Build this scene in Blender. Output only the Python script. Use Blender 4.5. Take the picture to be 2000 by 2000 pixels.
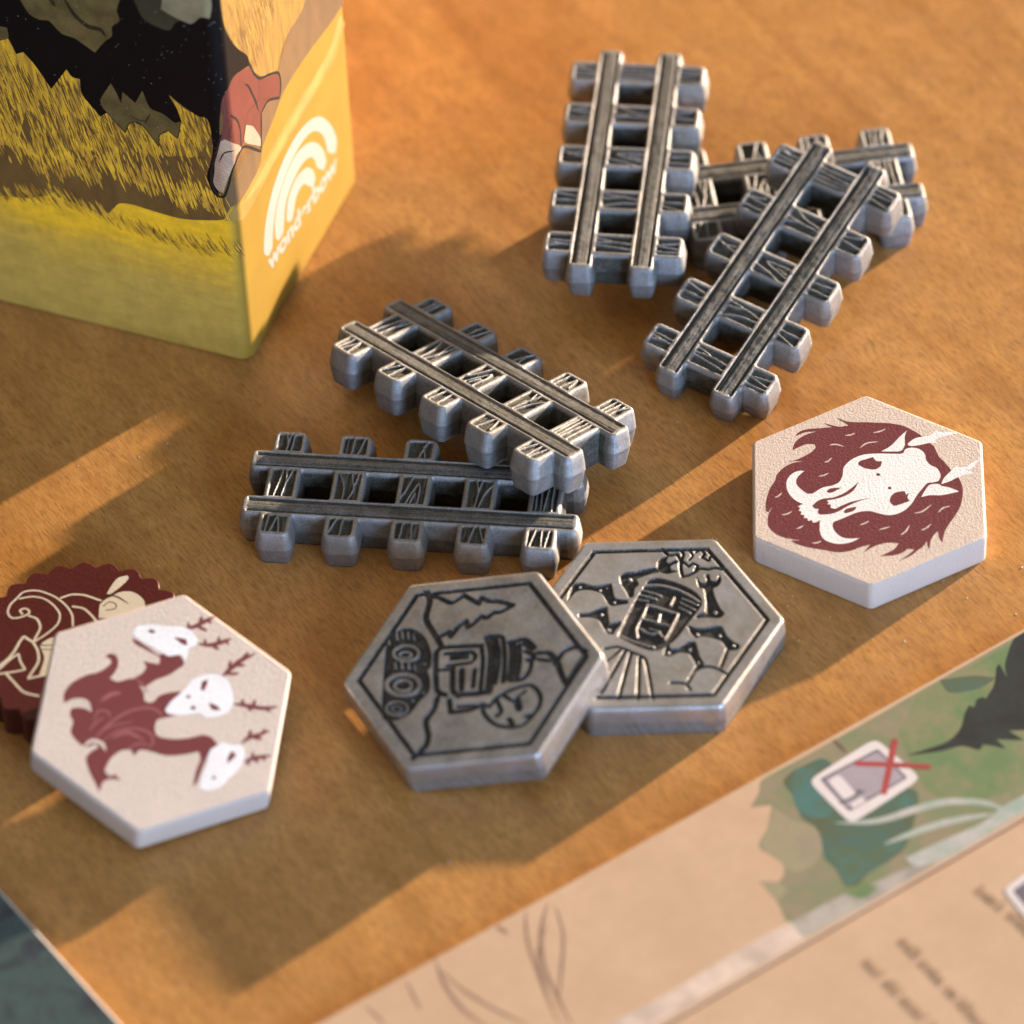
import bpy, bmesh, math, random
import numpy as np
from mathutils import Vector, Matrix
from mathutils.geometry import tessellate_polygon

# ------------------------------------------------------------------ scene, camera, light
# units: 1 Blender unit = 1 cm on the table; the table surface is z = 0
scene = bpy.context.scene
for o in list(bpy.data.objects): bpy.data.objects.remove(o)
COL = scene.collection
OY = -42.665
cd = bpy.data.cameras.new('camera'); cam = bpy.data.objects.new('camera', cd); COL.objects.link(cam)
PITCH, ROLL = 0.763702, -0.0471348
cam.matrix_world = Matrix.Translation((0, OY, 44.5578)) @ Matrix.Rotation(PITCH, 4, 'X') @ Matrix.Rotation(ROLL, 4, 'Z')
cd.sensor_width = 36; cd.lens = 9945.35 / 2000 * 36
cd.clip_start = 1; cd.clip_end = 2000
cd.dof.use_dof = True; cd.dof.focus_distance = 61.6; cd.dof.aperture_fstop = 0.150
scene.camera = cam
scene.view_settings.view_transform = 'Standard'; scene.view_settings.look = 'None'
scene.view_settings.exposure = 0.26; scene.view_settings.gamma = 1
scene.view_settings.use_curve_mapping = False

w = bpy.data.worlds.new("World"); scene.world = w; w.use_nodes = True
wn = w.node_tree.nodes; wl = w.node_tree.links; wn.clear()
wout = wn.new('ShaderNodeOutputWorld'); wbg = wn.new('ShaderNodeBackground')
wtc = wn.new('ShaderNodeTexCoord'); wsep = wn.new('ShaderNodeSeparateXYZ'); wr = wn.new('ShaderNodeValToRGB')
wl.new(wtc.outputs['Generated'], wsep.inputs[0]); wl.new(wsep.outputs['Z'], wr.inputs[0]); wl.new(wr.outputs[0], wbg.inputs[0]); wl.new(wbg.outputs[0], wout.inputs[0])
wr.color_ramp.elements[0].position = 0.0; wr.color_ramp.elements[0].color = (0.37, 0.325, 0.27, 1)   # dim walls of the room
wr.color_ramp.elements[1].position = 1.0; wr.color_ramp.elements[1].color = (0.62, 0.56, 0.49, 1)   # paler ceiling
wbg.inputs[1].default_value = WORLD_STR = 0.60

def area(name, az, el, dist, size, power, color, shape='SQUARE', target=(0, 0, 0), size_y=None):
    l = bpy.data.lights.new(name, 'AREA'); l.shape = shape; l.size = size
    if size_y: l.size_y = size_y
    l.energy = power; l.color = color
    o = bpy.data.objects.new(name, l); COL.objects.link(o)
    d = Vector((math.cos(math.radians(az)) * math.cos(math.radians(el)), math.sin(math.radians(az)) * math.cos(math.radians(el)), math.sin(math.radians(el))))
    o.location = Vector(target) + d * dist
    o.rotation_euler = d.to_track_quat('Z', 'Y').to_euler()
    return o
# the last low sunlight coming in flat over the table from the right rear, and a pale blue window in front
area('low_sun', 38.0, 8.8, 400, 8.6, 7.8e6, (1.0, 0.77, 0.56), 'DISK', (0, -1, 0))
area('window_light', -56, 15, 120, 60, 1.9e5, (0.46, 0.67, 1.0), 'RECTANGLE', size_y=60)

# ------------------------------------------------------------------ traced artwork, in thousandths of a cm in the plane of each thing
ART = {'boar_mane':[('P',[(1205,364),(1146,248),(1129,148),(1128,-3),(1120,-103),(1110,-270),(1067,-436),(991,-551),(897,-657),(760,-761),(725,-802),(550,-855),(457,-918),(317,-997),(167,-1091),(17,-1127),(-121,-1123)
,(-281,-1093),(-417,-1039),(-576,-952),(-689,-899),(-802,-871),(-892,-857),(-813,-822),(-700,-809),(-756,-766),(-869,-717),(-1000,-702),(-948,-679),(-869,-673),(-948,-630),(-1015,-563),(-1115,-462),(-1187,-330)
,(-1104,-430),(-1003,-522),(-992,-449),(-1052,-382),(-1097,-267),(-1110,-112),(-1052,-203),(-991,-286),(-902,-337),(-890,-255),(-901,-157),(-957,-33),(-1051,83),(-968,32),(-923,-1),(-956,106),(-1023,238),(-1045,401)
,(-1011,531),(-966,727),(-909,874),(-852,947),(-846,824),(-830,922),(-795,1036),(-727,1134),(-636,1199),(-546,1215),(-432,1206),(-295,1160),(-386,1205),(-363,1233),(-249,1237),(-134,1220),(3,1186),(146,1119),(234,1101)
,(349,1026),(437,908),(469,775),(469,875),(460,971),(488,875),(546,774),(627,673),(697,626),(755,638),(755,738),(697,839),(651,906),(744,889),(838,837),(920,736),(971,610),(960,736),(920,820),(880,879),(967,819)
,(1014,718),(1029,568),(1047,417),(1066,467),(1119,525),(1083,433),(1054,333),(1070,224),(1117,265),(1165,331)])],'boar_skull':[('P',[(-79,674),(-159,700),(-239,759),(-255,800),(-285,850),(-319,826),(-358,843),(-376,810)
,(-422,819),(-433,770),(-479,783),(-484,737),(-529,735),(-513,688),(-559,672),(-548,631),(-514,590),(-616,594),(-729,589),(-831,545),(-892,448),(-906,334),(-877,219),(-810,122),(-821,234),(-798,332),(-707,412),(-605,443)
,(-548,426),(-492,326),(-424,210),(-379,111),(-368,-5),(-402,-103),(-437,-233),(-415,-333),(-347,-433),(-233,-518),(-119,-571),(-4,-640),(95,-709),(106,-775),(133,-842),(225,-870),(341,-832),(400,-751),(481,-703)
,(586,-690),(668,-625),(691,-526),(664,-459),(594,-424),(592,-291),(593,-92),(577,42),(520,159),(439,244),(346,295),(230,306),(115,349),(58,433),(24,549),(-56,649)]),('P',[(306,765),(302,844),(244,927),(141,978),(25,982)
,(-90,947),(-182,882),(-239,800),(-256,718),(-183,634),(-79,674),(-79,732),(2,814),(83,863),(163,862),(232,828)]),('P',[(984,-484),(879,-398),(716,-277),(630,-167),(627,-292),(641,-409),(738,-453),(879,-456)])
,('P',[(757,-486),(850,-581),(901,-765),(959,-817),(999,-852),(947,-858),(959,-967),(939,-1113),(900,-999),(854,-864),(819,-821),(760,-856),(772,-762),(738,-644),(717,-510)]),('P',[(76,-873),(179,-910),(317,-1013)
,(382,-1068),(359,-1081),(363,-1172),(432,-1249),(497,-1351),(363,-1271),(298,-1195),(268,-1290),(224,-1143),(178,-1058),(121,-974)]),('P',[(-137,-628),(-4,-689),(69,-741),(76,-849),(46,-872),(18,-971),(-47,-1081)
,(-74,-1001),(-108,-868),(-108,-736)])],'boar_marks':[('P',[(535,-65),(467,-105),(465,-172),(379,-153),(326,-86),(345,30),(410,115),(461,102),(496,27)]),('P',[(-60,-325),(-38,-433),(-100,-448),(-68,-485),(-141,-463)
,(-203,-489),(-244,-403),(-282,-303),(-220,-255),(-129,-265)]),('P',[(240,-97),(261,-109),(261,-134),(235,-147),(219,-133),(219,-108)]),('P',[(14,-233),(34,-245),(34,-266),(9,-277),(-7,-263),(-7,-244)]),('P',[(-34,504)
,(12,450),(23,322),(-23,384),(-57,435),(-62,484)]),('P',[(-383,303),(-333,274),(-294,147),(-356,176),(-390,242),(-403,284)]),('P',[(-274,672),(-178,585),(-142,436),(-195,503),(-229,478),(-252,499),(-263,454),(-309,458)
,(-328,406),(-275,323),(-207,190),(-146,-29),(-207,124),(-287,257),(-367,357),(-412,457),(-423,588),(-388,613),(-331,600),(-320,653)]),('P',[(-188,519),(-88,319),(-1,219),(119,114),(-35,186),(-127,304),(-172,420)])
,('L',[(611,-158),(606,-411),(696,-457),(715,-519)],20)],'boar_nicks':[('L',[(946,-74),(969,-158),(1011,-228)],21,1),('L',[(903,269),(910,202),(943,140)],21,1),('L',[(738,463),(752,380),(714,282)],21,1),('L',[(689,90)
,(769,5),(796,-141)],21,1),('L',[(449,526),(467,476),(528,432)],21,1),('L',[(211,599),(231,529),(268,472)],21,1),('L',[(-139,1126),(-112,1079),(-59,1039)],21,1),('L',[(-426,1046),(-414,983),(-367,919)],21,1)
,('L',[(-660,874),(-638,830),(-602,785)],21,1),('L',[(-891,693),(-887,628),(-858,578)],21,1),('L',[(-597,118),(-572,57),(-529,3)],21,1),('L',[(-677,-110),(-653,-179),(-628,-240)],21,1),('L',[(-771,-361),(-699,-432)
,(-602,-474)],21,1),('L',[(-690,-609),(-654,-671),(-582,-734)],21,1),('L',[(-406,-535),(-382,-629),(-263,-748)],21,1),('L',[(-398,-823),(-326,-877),(-287,-972)],21,1)],'hydra_body':[('P',[(897,504),(870,421),(807,299)
,(726,155),(754,122),(764,12),(771,-80),(666,-150),(590,-92),(486,3),(396,137),(276,256),(296,324),(363,400),(448,313),(542,273),(618,323),(612,266),(611,135),(696,140),(768,311),(827,451)]),('P',[(-92,1128),(33,1141)
,(173,1082),(307,939),(376,802),(456,723),(529,680),(577,707),(589,761),(644,718),(633,642),(544,599),(435,608),(317,662),(293,565),(365,410),(296,324),(204,244),(102,217),(98,124),(195,66),(257,-35),(305,-176)
,(167,-124),(46,-51),(-13,-191),(-68,-70),(-119,32),(-227,42),(-325,-2),(-336,-170),(-291,-348),(-216,-520),(-230,-615),(-319,-707),(-374,-638),(-507,-604),(-661,-574),(-834,-547),(-915,-508),(-715,-509),(-541,-536)
,(-442,-501),(-517,-329),(-564,-134),(-543,35),(-546,164),(-636,213),(-567,271),(-597,376),(-709,467),(-885,511),(-953,444),(-910,396),(-977,308),(-978,421),(-1031,504),(-1165,526),(-1068,589),(-919,688),(-763,752)
,(-658,697),(-603,633),(-559,677),(-622,768),(-593,856),(-468,979),(-319,977),(-244,1027),(-158,1024),(-124,901),(-158,802),(-65,874),(-58,1005)]),('L',[(1129,-59),(1181,-182),(1279,-297),(1370,-404)],54,1)
,('L',[(1164,-128),(1224,-100)],35,1),('L',[(1225,-240),(1344,-249)],40,1),('L',[(1194,-217),(1154,-345)],45,1),('L',[(1283,-315),(1274,-382)],35,1),('L',[(962,-255),(973,-402),(1043,-541),(1110,-639)],54,1)
,('L',[(973,-346),(1047,-334)],35,1),('L',[(973,-421),(935,-521)],45,1),('L',[(1007,-490),(1110,-493)],35,1),('L',[(1061,-575),(1019,-619)],30,1),('L',[(568,-598),(703,-688),(829,-780),(965,-946)],59,1),('L',[(669,-675)
,(819,-670)],40,1),('L',[(752,-718),(787,-852)],40,1),('L',[(853,-795),(964,-862)],40,1),('L',[(622,-655),(666,-797)],40,1),('L',[(252,-779),(257,-963),(257,-1131),(309,-1305)],54,1),('L',[(252,-890),(334,-896)],40,1)
,('L',[(249,-955),(197,-1019)],45,1),('L',[(255,-1020),(356,-1032)],40,1),('L',[(259,-1140),(232,-1237)],35,1),('L',[(-250,-960),(-149,-1046),(-107,-1132),(-12,-1265)],54,1),('L',[(-173,-1031),(-42,-1048)],40,1)
,('L',[(-144,-1073),(-147,-1194)],40,1),('L',[(-81,-1183),(-3,-1199)],35,1),('L',[(-479,-1033),(-406,-1142),(-334,-1334)],50,1),('L',[(-414,-1124),(-327,-1111)],35,1),('L',[(-410,-1142),(-463,-1197)],40,1)
,('L',[(-379,-1230),(-420,-1273)],35,1),('L',[(-468,-1059),(-509,-1102)],35,1)],'hydra_skulls':[('P',[(1003,494),(1070,455),(1122,295),(1128,128),(1154,-18),(1135,-133),(1030,-247),(943,-243),(886,-174),(799,-173)
,(699,-157),(781,-98),(736,44),(778,144),(837,285),(890,406),(949,494)]),('P',[(22,-37),(160,-88),(308,-194),(499,-293),(579,-429),(603,-555),(550,-675),(415,-753),(271,-789),(138,-760),(61,-661),(13,-520),(52,-421)
,(-7,-245),(-17,-80)]),('P',[(-268,-750),(-286,-827),(-275,-973),(-385,-1031),(-560,-1000),(-726,-897),(-845,-824),(-926,-690),(-914,-587),(-742,-587),(-589,-617),(-419,-627),(-320,-703)])],'hydra_marks':[('P',[(999,28)
,(995,-118),(920,-146),(921,-93),(957,-31)]),('P',[(1034,337),(1053,293),(1030,243),(1002,275),(1006,313)]),('P',[(363,-393),(475,-393),(514,-452),(444,-454),(358,-431)]),('P',[(214,-510),(193,-602),(145,-666)
,(129,-566)]),('P',[(242,-238),(272,-265),(253,-299),(221,-273)]),('P',[(106,-310),(144,-341),(119,-382),(82,-351)]),('P',[(-361,-876),(-404,-927),(-462,-901),(-536,-845),(-441,-843)]),('P',[(-753,-699),(-721,-722)
,(-743,-753),(-774,-730)])],'hydra_swirls':[('L',[(-542,699),(-381,634),(-211,516),(-50,340),(22,130),(-30,10),(-131,-16)],30,1),('L',[(-525,609),(-348,456),(-276,246),(-318,73),(-438,34),(-521,85)],30,1)
,('L',[(-277,754),(-121,716),(-121,605),(-210,568)],27,1),('L',[(-4,718),(113,608),(156,495)],57,1),('L',[(381,385),(306,270),(211,208)],27,1),('L',[(-408,777),(-292,723),(-190,630)],27,1),('L',[(-454,511),(-348,345)
,(-413,131)],50,1),('L',[(-563,308),(-468,195),(-465,67)],27,1),('L',[(-457,695),(-300,538),(-187,280)],23,1)],'hydra_bites':[('L',[(-123,1122),(-44,1007),(-35,879),(-157,793)],50,1),('L',[(-631,812),(-529,719)
,(-545,606),(-629,545)],50,1),('L',[(276,256),(243,148),(278,80)],27,1)],'red_c':(-5.132,40.435),'red_lines':[('L',[(-789,749),(-699,861),(-542,873),(-382,798),(-269,705),(-172,581),(-114,450),(-101,279)],25)
,('L',[(-743,757),(-602,780),(-459,739),(-346,635),(-263,481),(-275,333),(-365,211),(-472,113),(-563,45)],25),('L',[(-789,749),(-850,668),(-877,541),(-827,453),(-717,457),(-625,515),(-634,568),(-690,593),(-736,564)
,(-706,505)],27),('L',[(-623,472),(-528,413),(-485,283),(-520,158),(-563,45)],29),('L',[(-255,736),(-130,782),(28,761),(219,663)],29),('L',[(-109,588),(17,548),(114,435),(179,325)],29),('L',[(-563,45),(-676,147)
,(-720,65),(-777,-79),(-851,-200),(-1001,-358)],35),('L',[(-563,45),(-504,-96),(-491,-264),(-549,-407),(-607,-528),(-407,-479)],32),('L',[(-999,-420),(-835,-222),(-729,-124),(-702,-251),(-643,-380),(-751,-405)
,(-998,-437)],29),('L',[(-858,-440),(-761,-581),(-647,-733),(-475,-806)],32),('P',[(287,766),(340,891),(416,1016),(526,1052),(545,1007),(496,924),(404,823),(327,759)]),('P',[(201,387),(212,600),(281,681),(343,719)
,(452,787),(593,778),(729,641),(757,352)]),('P',[(-476,-3),(-347,105),(-284,101),(-268,-467),(-484,-515),(-423,-206)])],'red_marks':[('L',[(280,745),(406,715),(558,584)],22,1),('L',[(252,571),(329,635),(401,587)
,(394,524),(285,499)],14),('L',[(-484,8),(-421,-17),(-281,-5)],14),('L',[(-458,-78),(-279,-89)],13)],'coin_b':[('L',[(1086,471),(1037,355),(1100,282),(1027,189),(914,128),(811,46),(863,-6),(947,-50),(1016,-67)
,(1051,-155),(1114,-228),(1144,-354)],24),('L',[(1181,290),(1137,212),(1031,182)],21),('L',[(1235,95),(1299,67),(1255,-10),(1192,-8),(1182,-103),(1244,-91)],21),('L',[(1023,151),(986,60),(1056,43),(1047,-32)
,(976,-35)],19),('L',[(1220,185),(1169,105),(1085,104)],16),('P',[(467,697),(539,674),(617,573),(738,460),(798,368),(749,324),(629,437),(514,517),(453,448),(375,459),(256,411),(219,436),(305,545),(377,638)])
,('P',[(883,415),(966,397),(1018,354),(924,338),(920,291),(1002,246),(1001,201),(893,259),(844,223),(855,146),(770,228),(755,327),(823,391)]),('D',(481,579),32),('P',[(98,1119),(164,1040),(185,908),(246,816),(312,737)
,(235,677),(129,582),(170,436),(129,413),(47,510),(8,560),(24,622),(115,744),(120,872),(63,1002),(-11,1050),(-159,1057),(-58,1095)]),('D',(93,1036),25),('D',(158,800),24),('D',(234,747),16),('D',(69,558),24)
,('P',[(-285,843),(-218,738),(-94,664),(-36,598),(-143,530),(-265,445),(-166,357),(-190,326),(-303,336),(-381,328),(-401,388),(-350,469),(-259,591),(-280,721),(-324,804)]),('D',(-167,597),24),('D',(-343,411),25)
,('P',[(875,-110),(822,-180),(842,-240),(890,-241),(955,-179),(986,-207),(909,-275),(925,-329),(990,-338),(1036,-323),(965,-382),(874,-391),(807,-356),(671,-464),(551,-599),(514,-665),(428,-646),(386,-545),(297,-399)
,(378,-409),(430,-460),(586,-394),(759,-266),(752,-208)]),('D',(484,-564),33),('P',[(151,-376),(152,-477),(203,-573),(289,-668),(316,-741),(227,-841),(171,-959),(153,-1059),(94,-1069),(40,-1011),(46,-946),(113,-849)
,(113,-761),(78,-605),(26,-562),(56,-476)]),('D',(80,-542),27),('D',(185,-785),27),('D',(122,-1002),27),('L',[(35,-970),(-240,-1028)],22),('P',[(-205,-309),(-280,-376),(-211,-462),(-78,-513),(-42,-581),(-132,-656)
,(-213,-725),(-300,-828),(-356,-819),(-355,-767),(-286,-677),(-234,-597),(-283,-483),(-376,-427),(-389,-350),(-328,-331)]),('D',(-172,-581),27),('D',(-335,-384),30),('D',(-308,-768),21),('L',[(-370,-783),(-639,-806)],21)
,('L',[(-426,-788),(-330,-858),(-291,-977),(-312,-1136)],22),('L',[(-739,-638),(-691,-720),(-677,-800),(-726,-882)],22),('P',[(568,368),(644,302),(678,161),(683,-32),(655,-207),(577,-332),(475,-366),(208,-359),(-79,-355)
,(-240,-319),(-366,-246),(-411,-130),(-403,121),(-379,255),(-318,274),(-34,324),(285,356),(471,369)]),('R',[(490,370),(567,225),(602,30),(591,-153),(548,-332)],24),('R',[(408,352),(421,235),(424,130)],17),('R',[(327,344)
,(343,246),(352,152)],17),('R',[(248,336),(276,227)],17),('R',[(507,-109),(502,-236),(494,-333)],17),('R',[(440,-119),(424,-225),(416,-330)],17),('R',[(362,-152),(344,-307)],17),('R',[(471,-19),(345,-38)],25)
,('R',[(224,198),(6,159),(-171,133),(-286,58)],24),('R',[(224,198),(245,68),(255,-86),(262,-189),(128,-208),(-49,-233),(-163,-242)],24),('R',[(-2,164),(18,68),(35,-64),(53,-187)],19),('R',[(152,-4),(56,-35)],25)
,('R',[(-360,230),(-363,37),(-338,-187)],21),('R',[(-147,88),(-169,-16),(-154,-78),(-107,-123),(-140,-203)],19),('R',[(-99,5),(-81,-127)],14),('L',[(-627,299),(-534,191),(-529,-18),(-546,-186),(-1055,-569)],21)
,('L',[(-549,130),(-793,189)],21),('L',[(-554,73),(-1255,4)],25),('L',[(-549,-3),(-1242,-217)],25),('L',[(-557,-122),(-1136,-417)],25)],'coin_a':[('L',[(781,1102),(661,978),(409,881),(270,692),(125,489)],40)
,('L',[(717,1021),(740,907),(728,729),(812,673),(886,642),(868,536),(844,405),(937,428),(924,314),(966,211),(984,21),(836,115),(802,179),(700,225),(703,290),(553,329),(499,361),(574,426),(460,465),(299,476),(360,533)
,(263,592)],35),('L',[(510,-869),(635,-881),(745,-984),(733,-1116)],35),('L',[(533,-752),(484,-864),(332,-1013),(238,-1129)],43),('L',[(238,-1129),(641,-1126)],27),('L',[(-520,171),(-689,123),(-857,128),(-1035,-9)
,(-1158,-51),(-1377,-4)],40),('P',[(-63,1143),(25,1164),(152,1090),(216,979),(194,817),(106,679),(-33,550),(-171,479),(-235,487),(-347,385),(-486,317),(-639,342),(-850,363),(-982,453),(-1038,587),(-983,652),(-695,815)
,(-401,971)]),('R',[(88,1101),(37,1060)],28),('R',[(133,1049),(68,1003)],28),('R',[(154,982),(95,937)],28),('R',[(151,906),(101,864)],24),('R',[(-31,1136),(-72,1105)],24),('R',[(-51,709),(-93,698),(-136,709),(-176,742)
,(-206,791),(-221,849),(-219,906),(-200,955),(-167,988),(-126,1000),(-82,988),(-42,955),(-13,906),(2,848),(0,791),(-19,742),(-51,709)],31),('R',[(-108,775),(-125,771),(-143,779),(-161,796),(-175,820),(-182,848)
,(-183,875),(-177,897),(-164,911),(-147,915),(-129,908),(-111,890),(-97,866),(-90,838),(-89,811),(-95,789),(-108,775)],22),('R',[(-286,898),(-341,856)],26),('R',[(-246,830),(-310,783)],28),('R',[(-224,748)
,(-279,707)],28),('R',[(-223,670),(-262,638)],22),('R',[(-440,464),(-496,449),(-554,463),(-607,505),(-646,569),(-666,645),(-663,721),(-637,786),(-593,830),(-538,846),(-479,831),(-426,789),(-387,725),(-367,649),(-371,573)
,(-396,508),(-440,464)],41),('R',[(-487,547),(-516,538),(-547,545),(-575,567),(-595,600),(-605,639),(-603,679),(-589,713),(-566,736),(-537,745),(-506,737),(-478,716),(-458,682),(-448,643),(-450,603),(-463,569)
,(-487,547)],31),('R',[(-790,420),(-827,409),(-865,418),(-900,445),(-925,487),(-938,536),(-935,585),(-918,627),(-889,656),(-853,667),(-815,658),(-780,630),(-755,589),(-742,540),(-745,491),(-761,448),(-790,420)],24)
,('R',[(-824,478),(-841,473),(-858,479),(-874,493),(-887,514),(-893,538),(-893,562),(-886,582),(-874,596),(-857,600),(-840,594),(-823,580),(-811,559),(-804,535),(-805,511),(-811,491),(-824,478)],17),('D',(-162,559),24)
,('D',(-524,364),24),('D',(-665,432),22),('L',[(330,72),(117,495),(40,518),(-223,372),(-444,216),(-456,103)],37),('L',[(61,410),(201,144),(168,57),(68,66),(-76,296)],29),('L',[(48,327),(146,154)],19),('L',[(13,307)
,(110,132)],19),('L',[(-79,228),(-373,47),(-409,-47)],40),('L',[(-65,109),(-306,-28)],40),('L',[(-5,-34),(-228,-140)],29),('L',[(-180,372),(-112,233)],29),('L',[(462,54),(340,-59),(188,-154),(-11,-249),(-211,-339)],64)
,('L',[(505,-20),(335,-161),(141,-269),(-84,-359)],27),('L',[(475,52),(535,-82),(435,-171),(247,-295),(-30,-432)],32),('L',[(330,72),(147,-56),(-258,-256)],29),('L',[(495,-210),(602,-358),(553,-522)],35),('L',[(493,-253)
,(283,-381),(39,-481)],53),('L',[(504,-335),(314,-455),(100,-544)],37),('L',[(550,-388),(526,-516)],40),('L',[(460,-461),(449,-561)],35),('L',[(361,-539),(415,-595)],35),('L',[(21,-507),(100,-627),(225,-642)
,(391,-584)],29),('L',[(491,-593),(546,-724),(509,-808),(436,-874)],35),('L',[(416,-653),(449,-790)],27),('L',[(-396,-23),(-266,-277),(-177,-319)],45),('L',[(-495,28),(-644,-81),(-531,-265),(-418,-366)],35)
,('L',[(-542,-115),(-442,-297)],21),('L',[(-395,-353),(-514,-464),(-585,-630),(-571,-788),(-482,-943),(-315,-992),(-127,-991),(1,-902),(58,-755),(-10,-649),(-123,-549),(-249,-476),(-398,-459),(-395,-353)],29)
,('L',[(-287,-498),(-399,-625),(-477,-609)],29),('L',[(-194,-719),(-285,-794)],53),('L',[(-458,-764),(-505,-832)],37),('L',[(-351,-919),(-296,-981)],29),('L',[(-195,-548),(-220,-667)
,(-43,-741)],24)],'box':{'corner':(-3.177,45.444),'ang':67.326,'w':3.63},'bx_brown':[('P',[(-4934,2187),(-5067,1214),(-4120,1711),(-3226,1886),(-2842,1965),(-2481,2107),(-2059,2037),(-1776,2008),(-1582,2243),(-1408,2284)
,(-1183,2263),(-761,2241),(-445,2307),(-156,2411),(-29,2607),(199,2616),(600,2617),(817,2708),(913,2870),(1275,3012),(1638,3156),(2320,3140),(3136,3023),(3627,3005),(3863,3161),(88,6837)
,(-4450,5729)])],'bx_rbrown':[('P',[(-126,2438),(-29,2607),(199,2616),(600,2617),(817,2708),(913,2870),(1275,3012),(1638,3156),(2320,3140),(3136,3023),(3627,3005),(3863,3161),(2562,4208),(2183,3973),(1815,3799)
,(1502,3546),(1045,3620),(878,2865),(549,3078),(219,3086),(-32,2921),(-132,2717)])],'bx_yellow':[('P',[(-4662,4173),(-4929,2224),(-3124,2765),(-2886,2852),(-2704,3459),(-2663,3055),(-2666,2776),(-2564,2665),(-2496,2895)
,(-2450,2663),(-2358,2935),(-2264,2805),(-2211,2768),(-2130,3001),(-2053,2867),(-1970,2908),(-1933,2710),(-1855,2925),(-1766,2968),(-1686,2922),(-1612,3100),(-1512,2973),(-1438,3150),(-1333,3077),(-1236,3209)
,(-1165,3074),(-1094,3233),(-990,3142),(-921,3283),(-813,3246),(-668,3305),(-529,3311),(-344,3520),(-208,3833),(-247,4025),(-518,4083),(-723,4261),(-959,4698),(-2062,4724),(-2597,4910),(-4496,5389)]),('P',[(148,5828)
,(189,5371),(420,4884),(732,4458),(815,4187),(1087,3858),(1512,3606),(1681,3807),(1964,3880),(2303,3875),(2603,4039),(1147,5674),(254,6388)])],'bx_black':[('P',[(-4878,6073),(-5233,3588),(-4009,4488),(-3418,4244)
,(-2922,4511),(-2806,4580),(-2724,4353),(-2625,4412),(-2490,4242),(-2310,3910),(-2070,4290),(-2004,4189),(-1904,4184),(-1898,3943),(-1690,3646),(-1524,3768),(-897,3591),(-696,3781),(-610,3862),(-642,4058),(-734,4264)
,(-574,4142),(-372,4023),(-273,4024),(-229,3915),(-223,3504),(-283,3259),(-338,3053),(-287,2838),(-217,2744),(-139,3339),(-51,4167),(179,4495),(330,4503),(749,4316),(713,4494),(425,4879),(196,5358),(145,5831),(202,6317)
,(79,7113)])],'bx_olive':[('P',[(-1663,3916),(-1494,4235),(-1431,4094),(-1385,3939),(-1351,4136),(-1195,4003),(-1082,4230),(-999,3974),(-836,3928),(-692,3829),(-609,3881),(-676,3576),(-797,3676),(-914,3567),(-940,3367)
,(-1094,3610),(-1194,3694),(-1306,3643),(-1376,3468),(-1533,3672),(-1643,3810)]),('P',[(-2612,5346),(-2477,5056),(-2345,5001),(-2222,5016),(-2071,4857),(-1906,4829),(-1656,4675),(-1496,4906),(-1403,5005),(-1388,5155)
,(-1279,5275),(-1301,5432),(-1197,5730)]),('P',[(-2991,4713),(-2802,4751),(-2801,4600),(-2873,4534),(-3013,4523)]),('P',[(-3630,5033),(-3348,4817),(-3112,4992),(-3139,5276)])],'bx_dolive':[('L',[(-1992,5460),(-1867,5205)
,(-1700,5069),(-1548,5065),(-1477,4948)],67,1),('L',[(-2177,5428),(-2119,5263)],56,1),('L',[(-1644,3800),(-1534,3662),(-1376,3468),(-1306,3643),(-1194,3694),(-1094,3606),(-940,3367),(-914,3567),(-797,3676),(-676,3576)
,(-609,3881)],13),('L',[(-1291,3798),(-1190,3733),(-1066,3749)],14,1),('L',[(-1101,3702),(-1008,3878)],17,1)],'bx_grey':[('P',[(-715,5610),(-543,5532),(-338,5489),(-207,5624),(-74,5624),(-30,5798),(-32,6046)
,(-631,5884)])],'bx_dgrey':[('P',[(-1078,5727),(-972,5414),(-860,5336),(-638,5304),(-551,5439),(-454,5520),(-684,5619),(-616,5888)])],'bx_red':[('P',[(727,4297),(887,4028),(987,3905),(1077,3810),(1525,3504),(1498,3190)
,(1300,3327),(1082,3402),(943,3381),(887,3171),(869,2917),(650,3132),(392,3392),(341,3321),(57,3625),(-105,3692),(-40,3917),(-19,4079),(-51,4167),(12,4384),(181,4492),(332,4501)])],'bx_cream':[('P',[(-107,3672)
,(-32,3713),(252,3457),(334,3327),(159,3360),(104,3268),(-34,3090),(-133,2845),(-211,2878),(-258,2984),(-225,3193),(-201,3398)]),('P',[(506,3560),(694,3376),(863,3033),(854,2917),(418,3370)])],'bx_navy':[('L',[(-82,3787)
,(-209,3396),(-270,3140),(-272,2920),(-204,2770),(-121,2794),(-40,2968),(78,3231),(361,3324),(848,2841),(910,3151),(943,3381),(1158,3397),(1494,3169),(1559,3317),(1529,3530),(1291,3719),(1013,3883),(858,4081)
,(751,4326)],35),('L',[(571,4166),(663,4050),(770,3803),(835,3631),(880,3455)],38,1),('L',[(131,4021),(268,3847),(332,3645),(318,3401)],32),('L',[(168,3980),(32,3734)],13,1),('L',[(977,3894),(920,3618),(598,3693)
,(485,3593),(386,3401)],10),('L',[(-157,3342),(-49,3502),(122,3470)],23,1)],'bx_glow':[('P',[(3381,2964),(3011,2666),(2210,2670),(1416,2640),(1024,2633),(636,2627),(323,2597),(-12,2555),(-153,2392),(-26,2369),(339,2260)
,(812,2312),(1169,2346),(1603,2358),(2401,2369),(3175,2410),(3622,2667)])],'bx_glow2':[('P',[(3454,2905),(3094,2678),(2318,2600),(1518,2552),(697,2534),(229,2499),(825,2382),(1535,2417),(2330,2428),(3067,2499)
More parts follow.
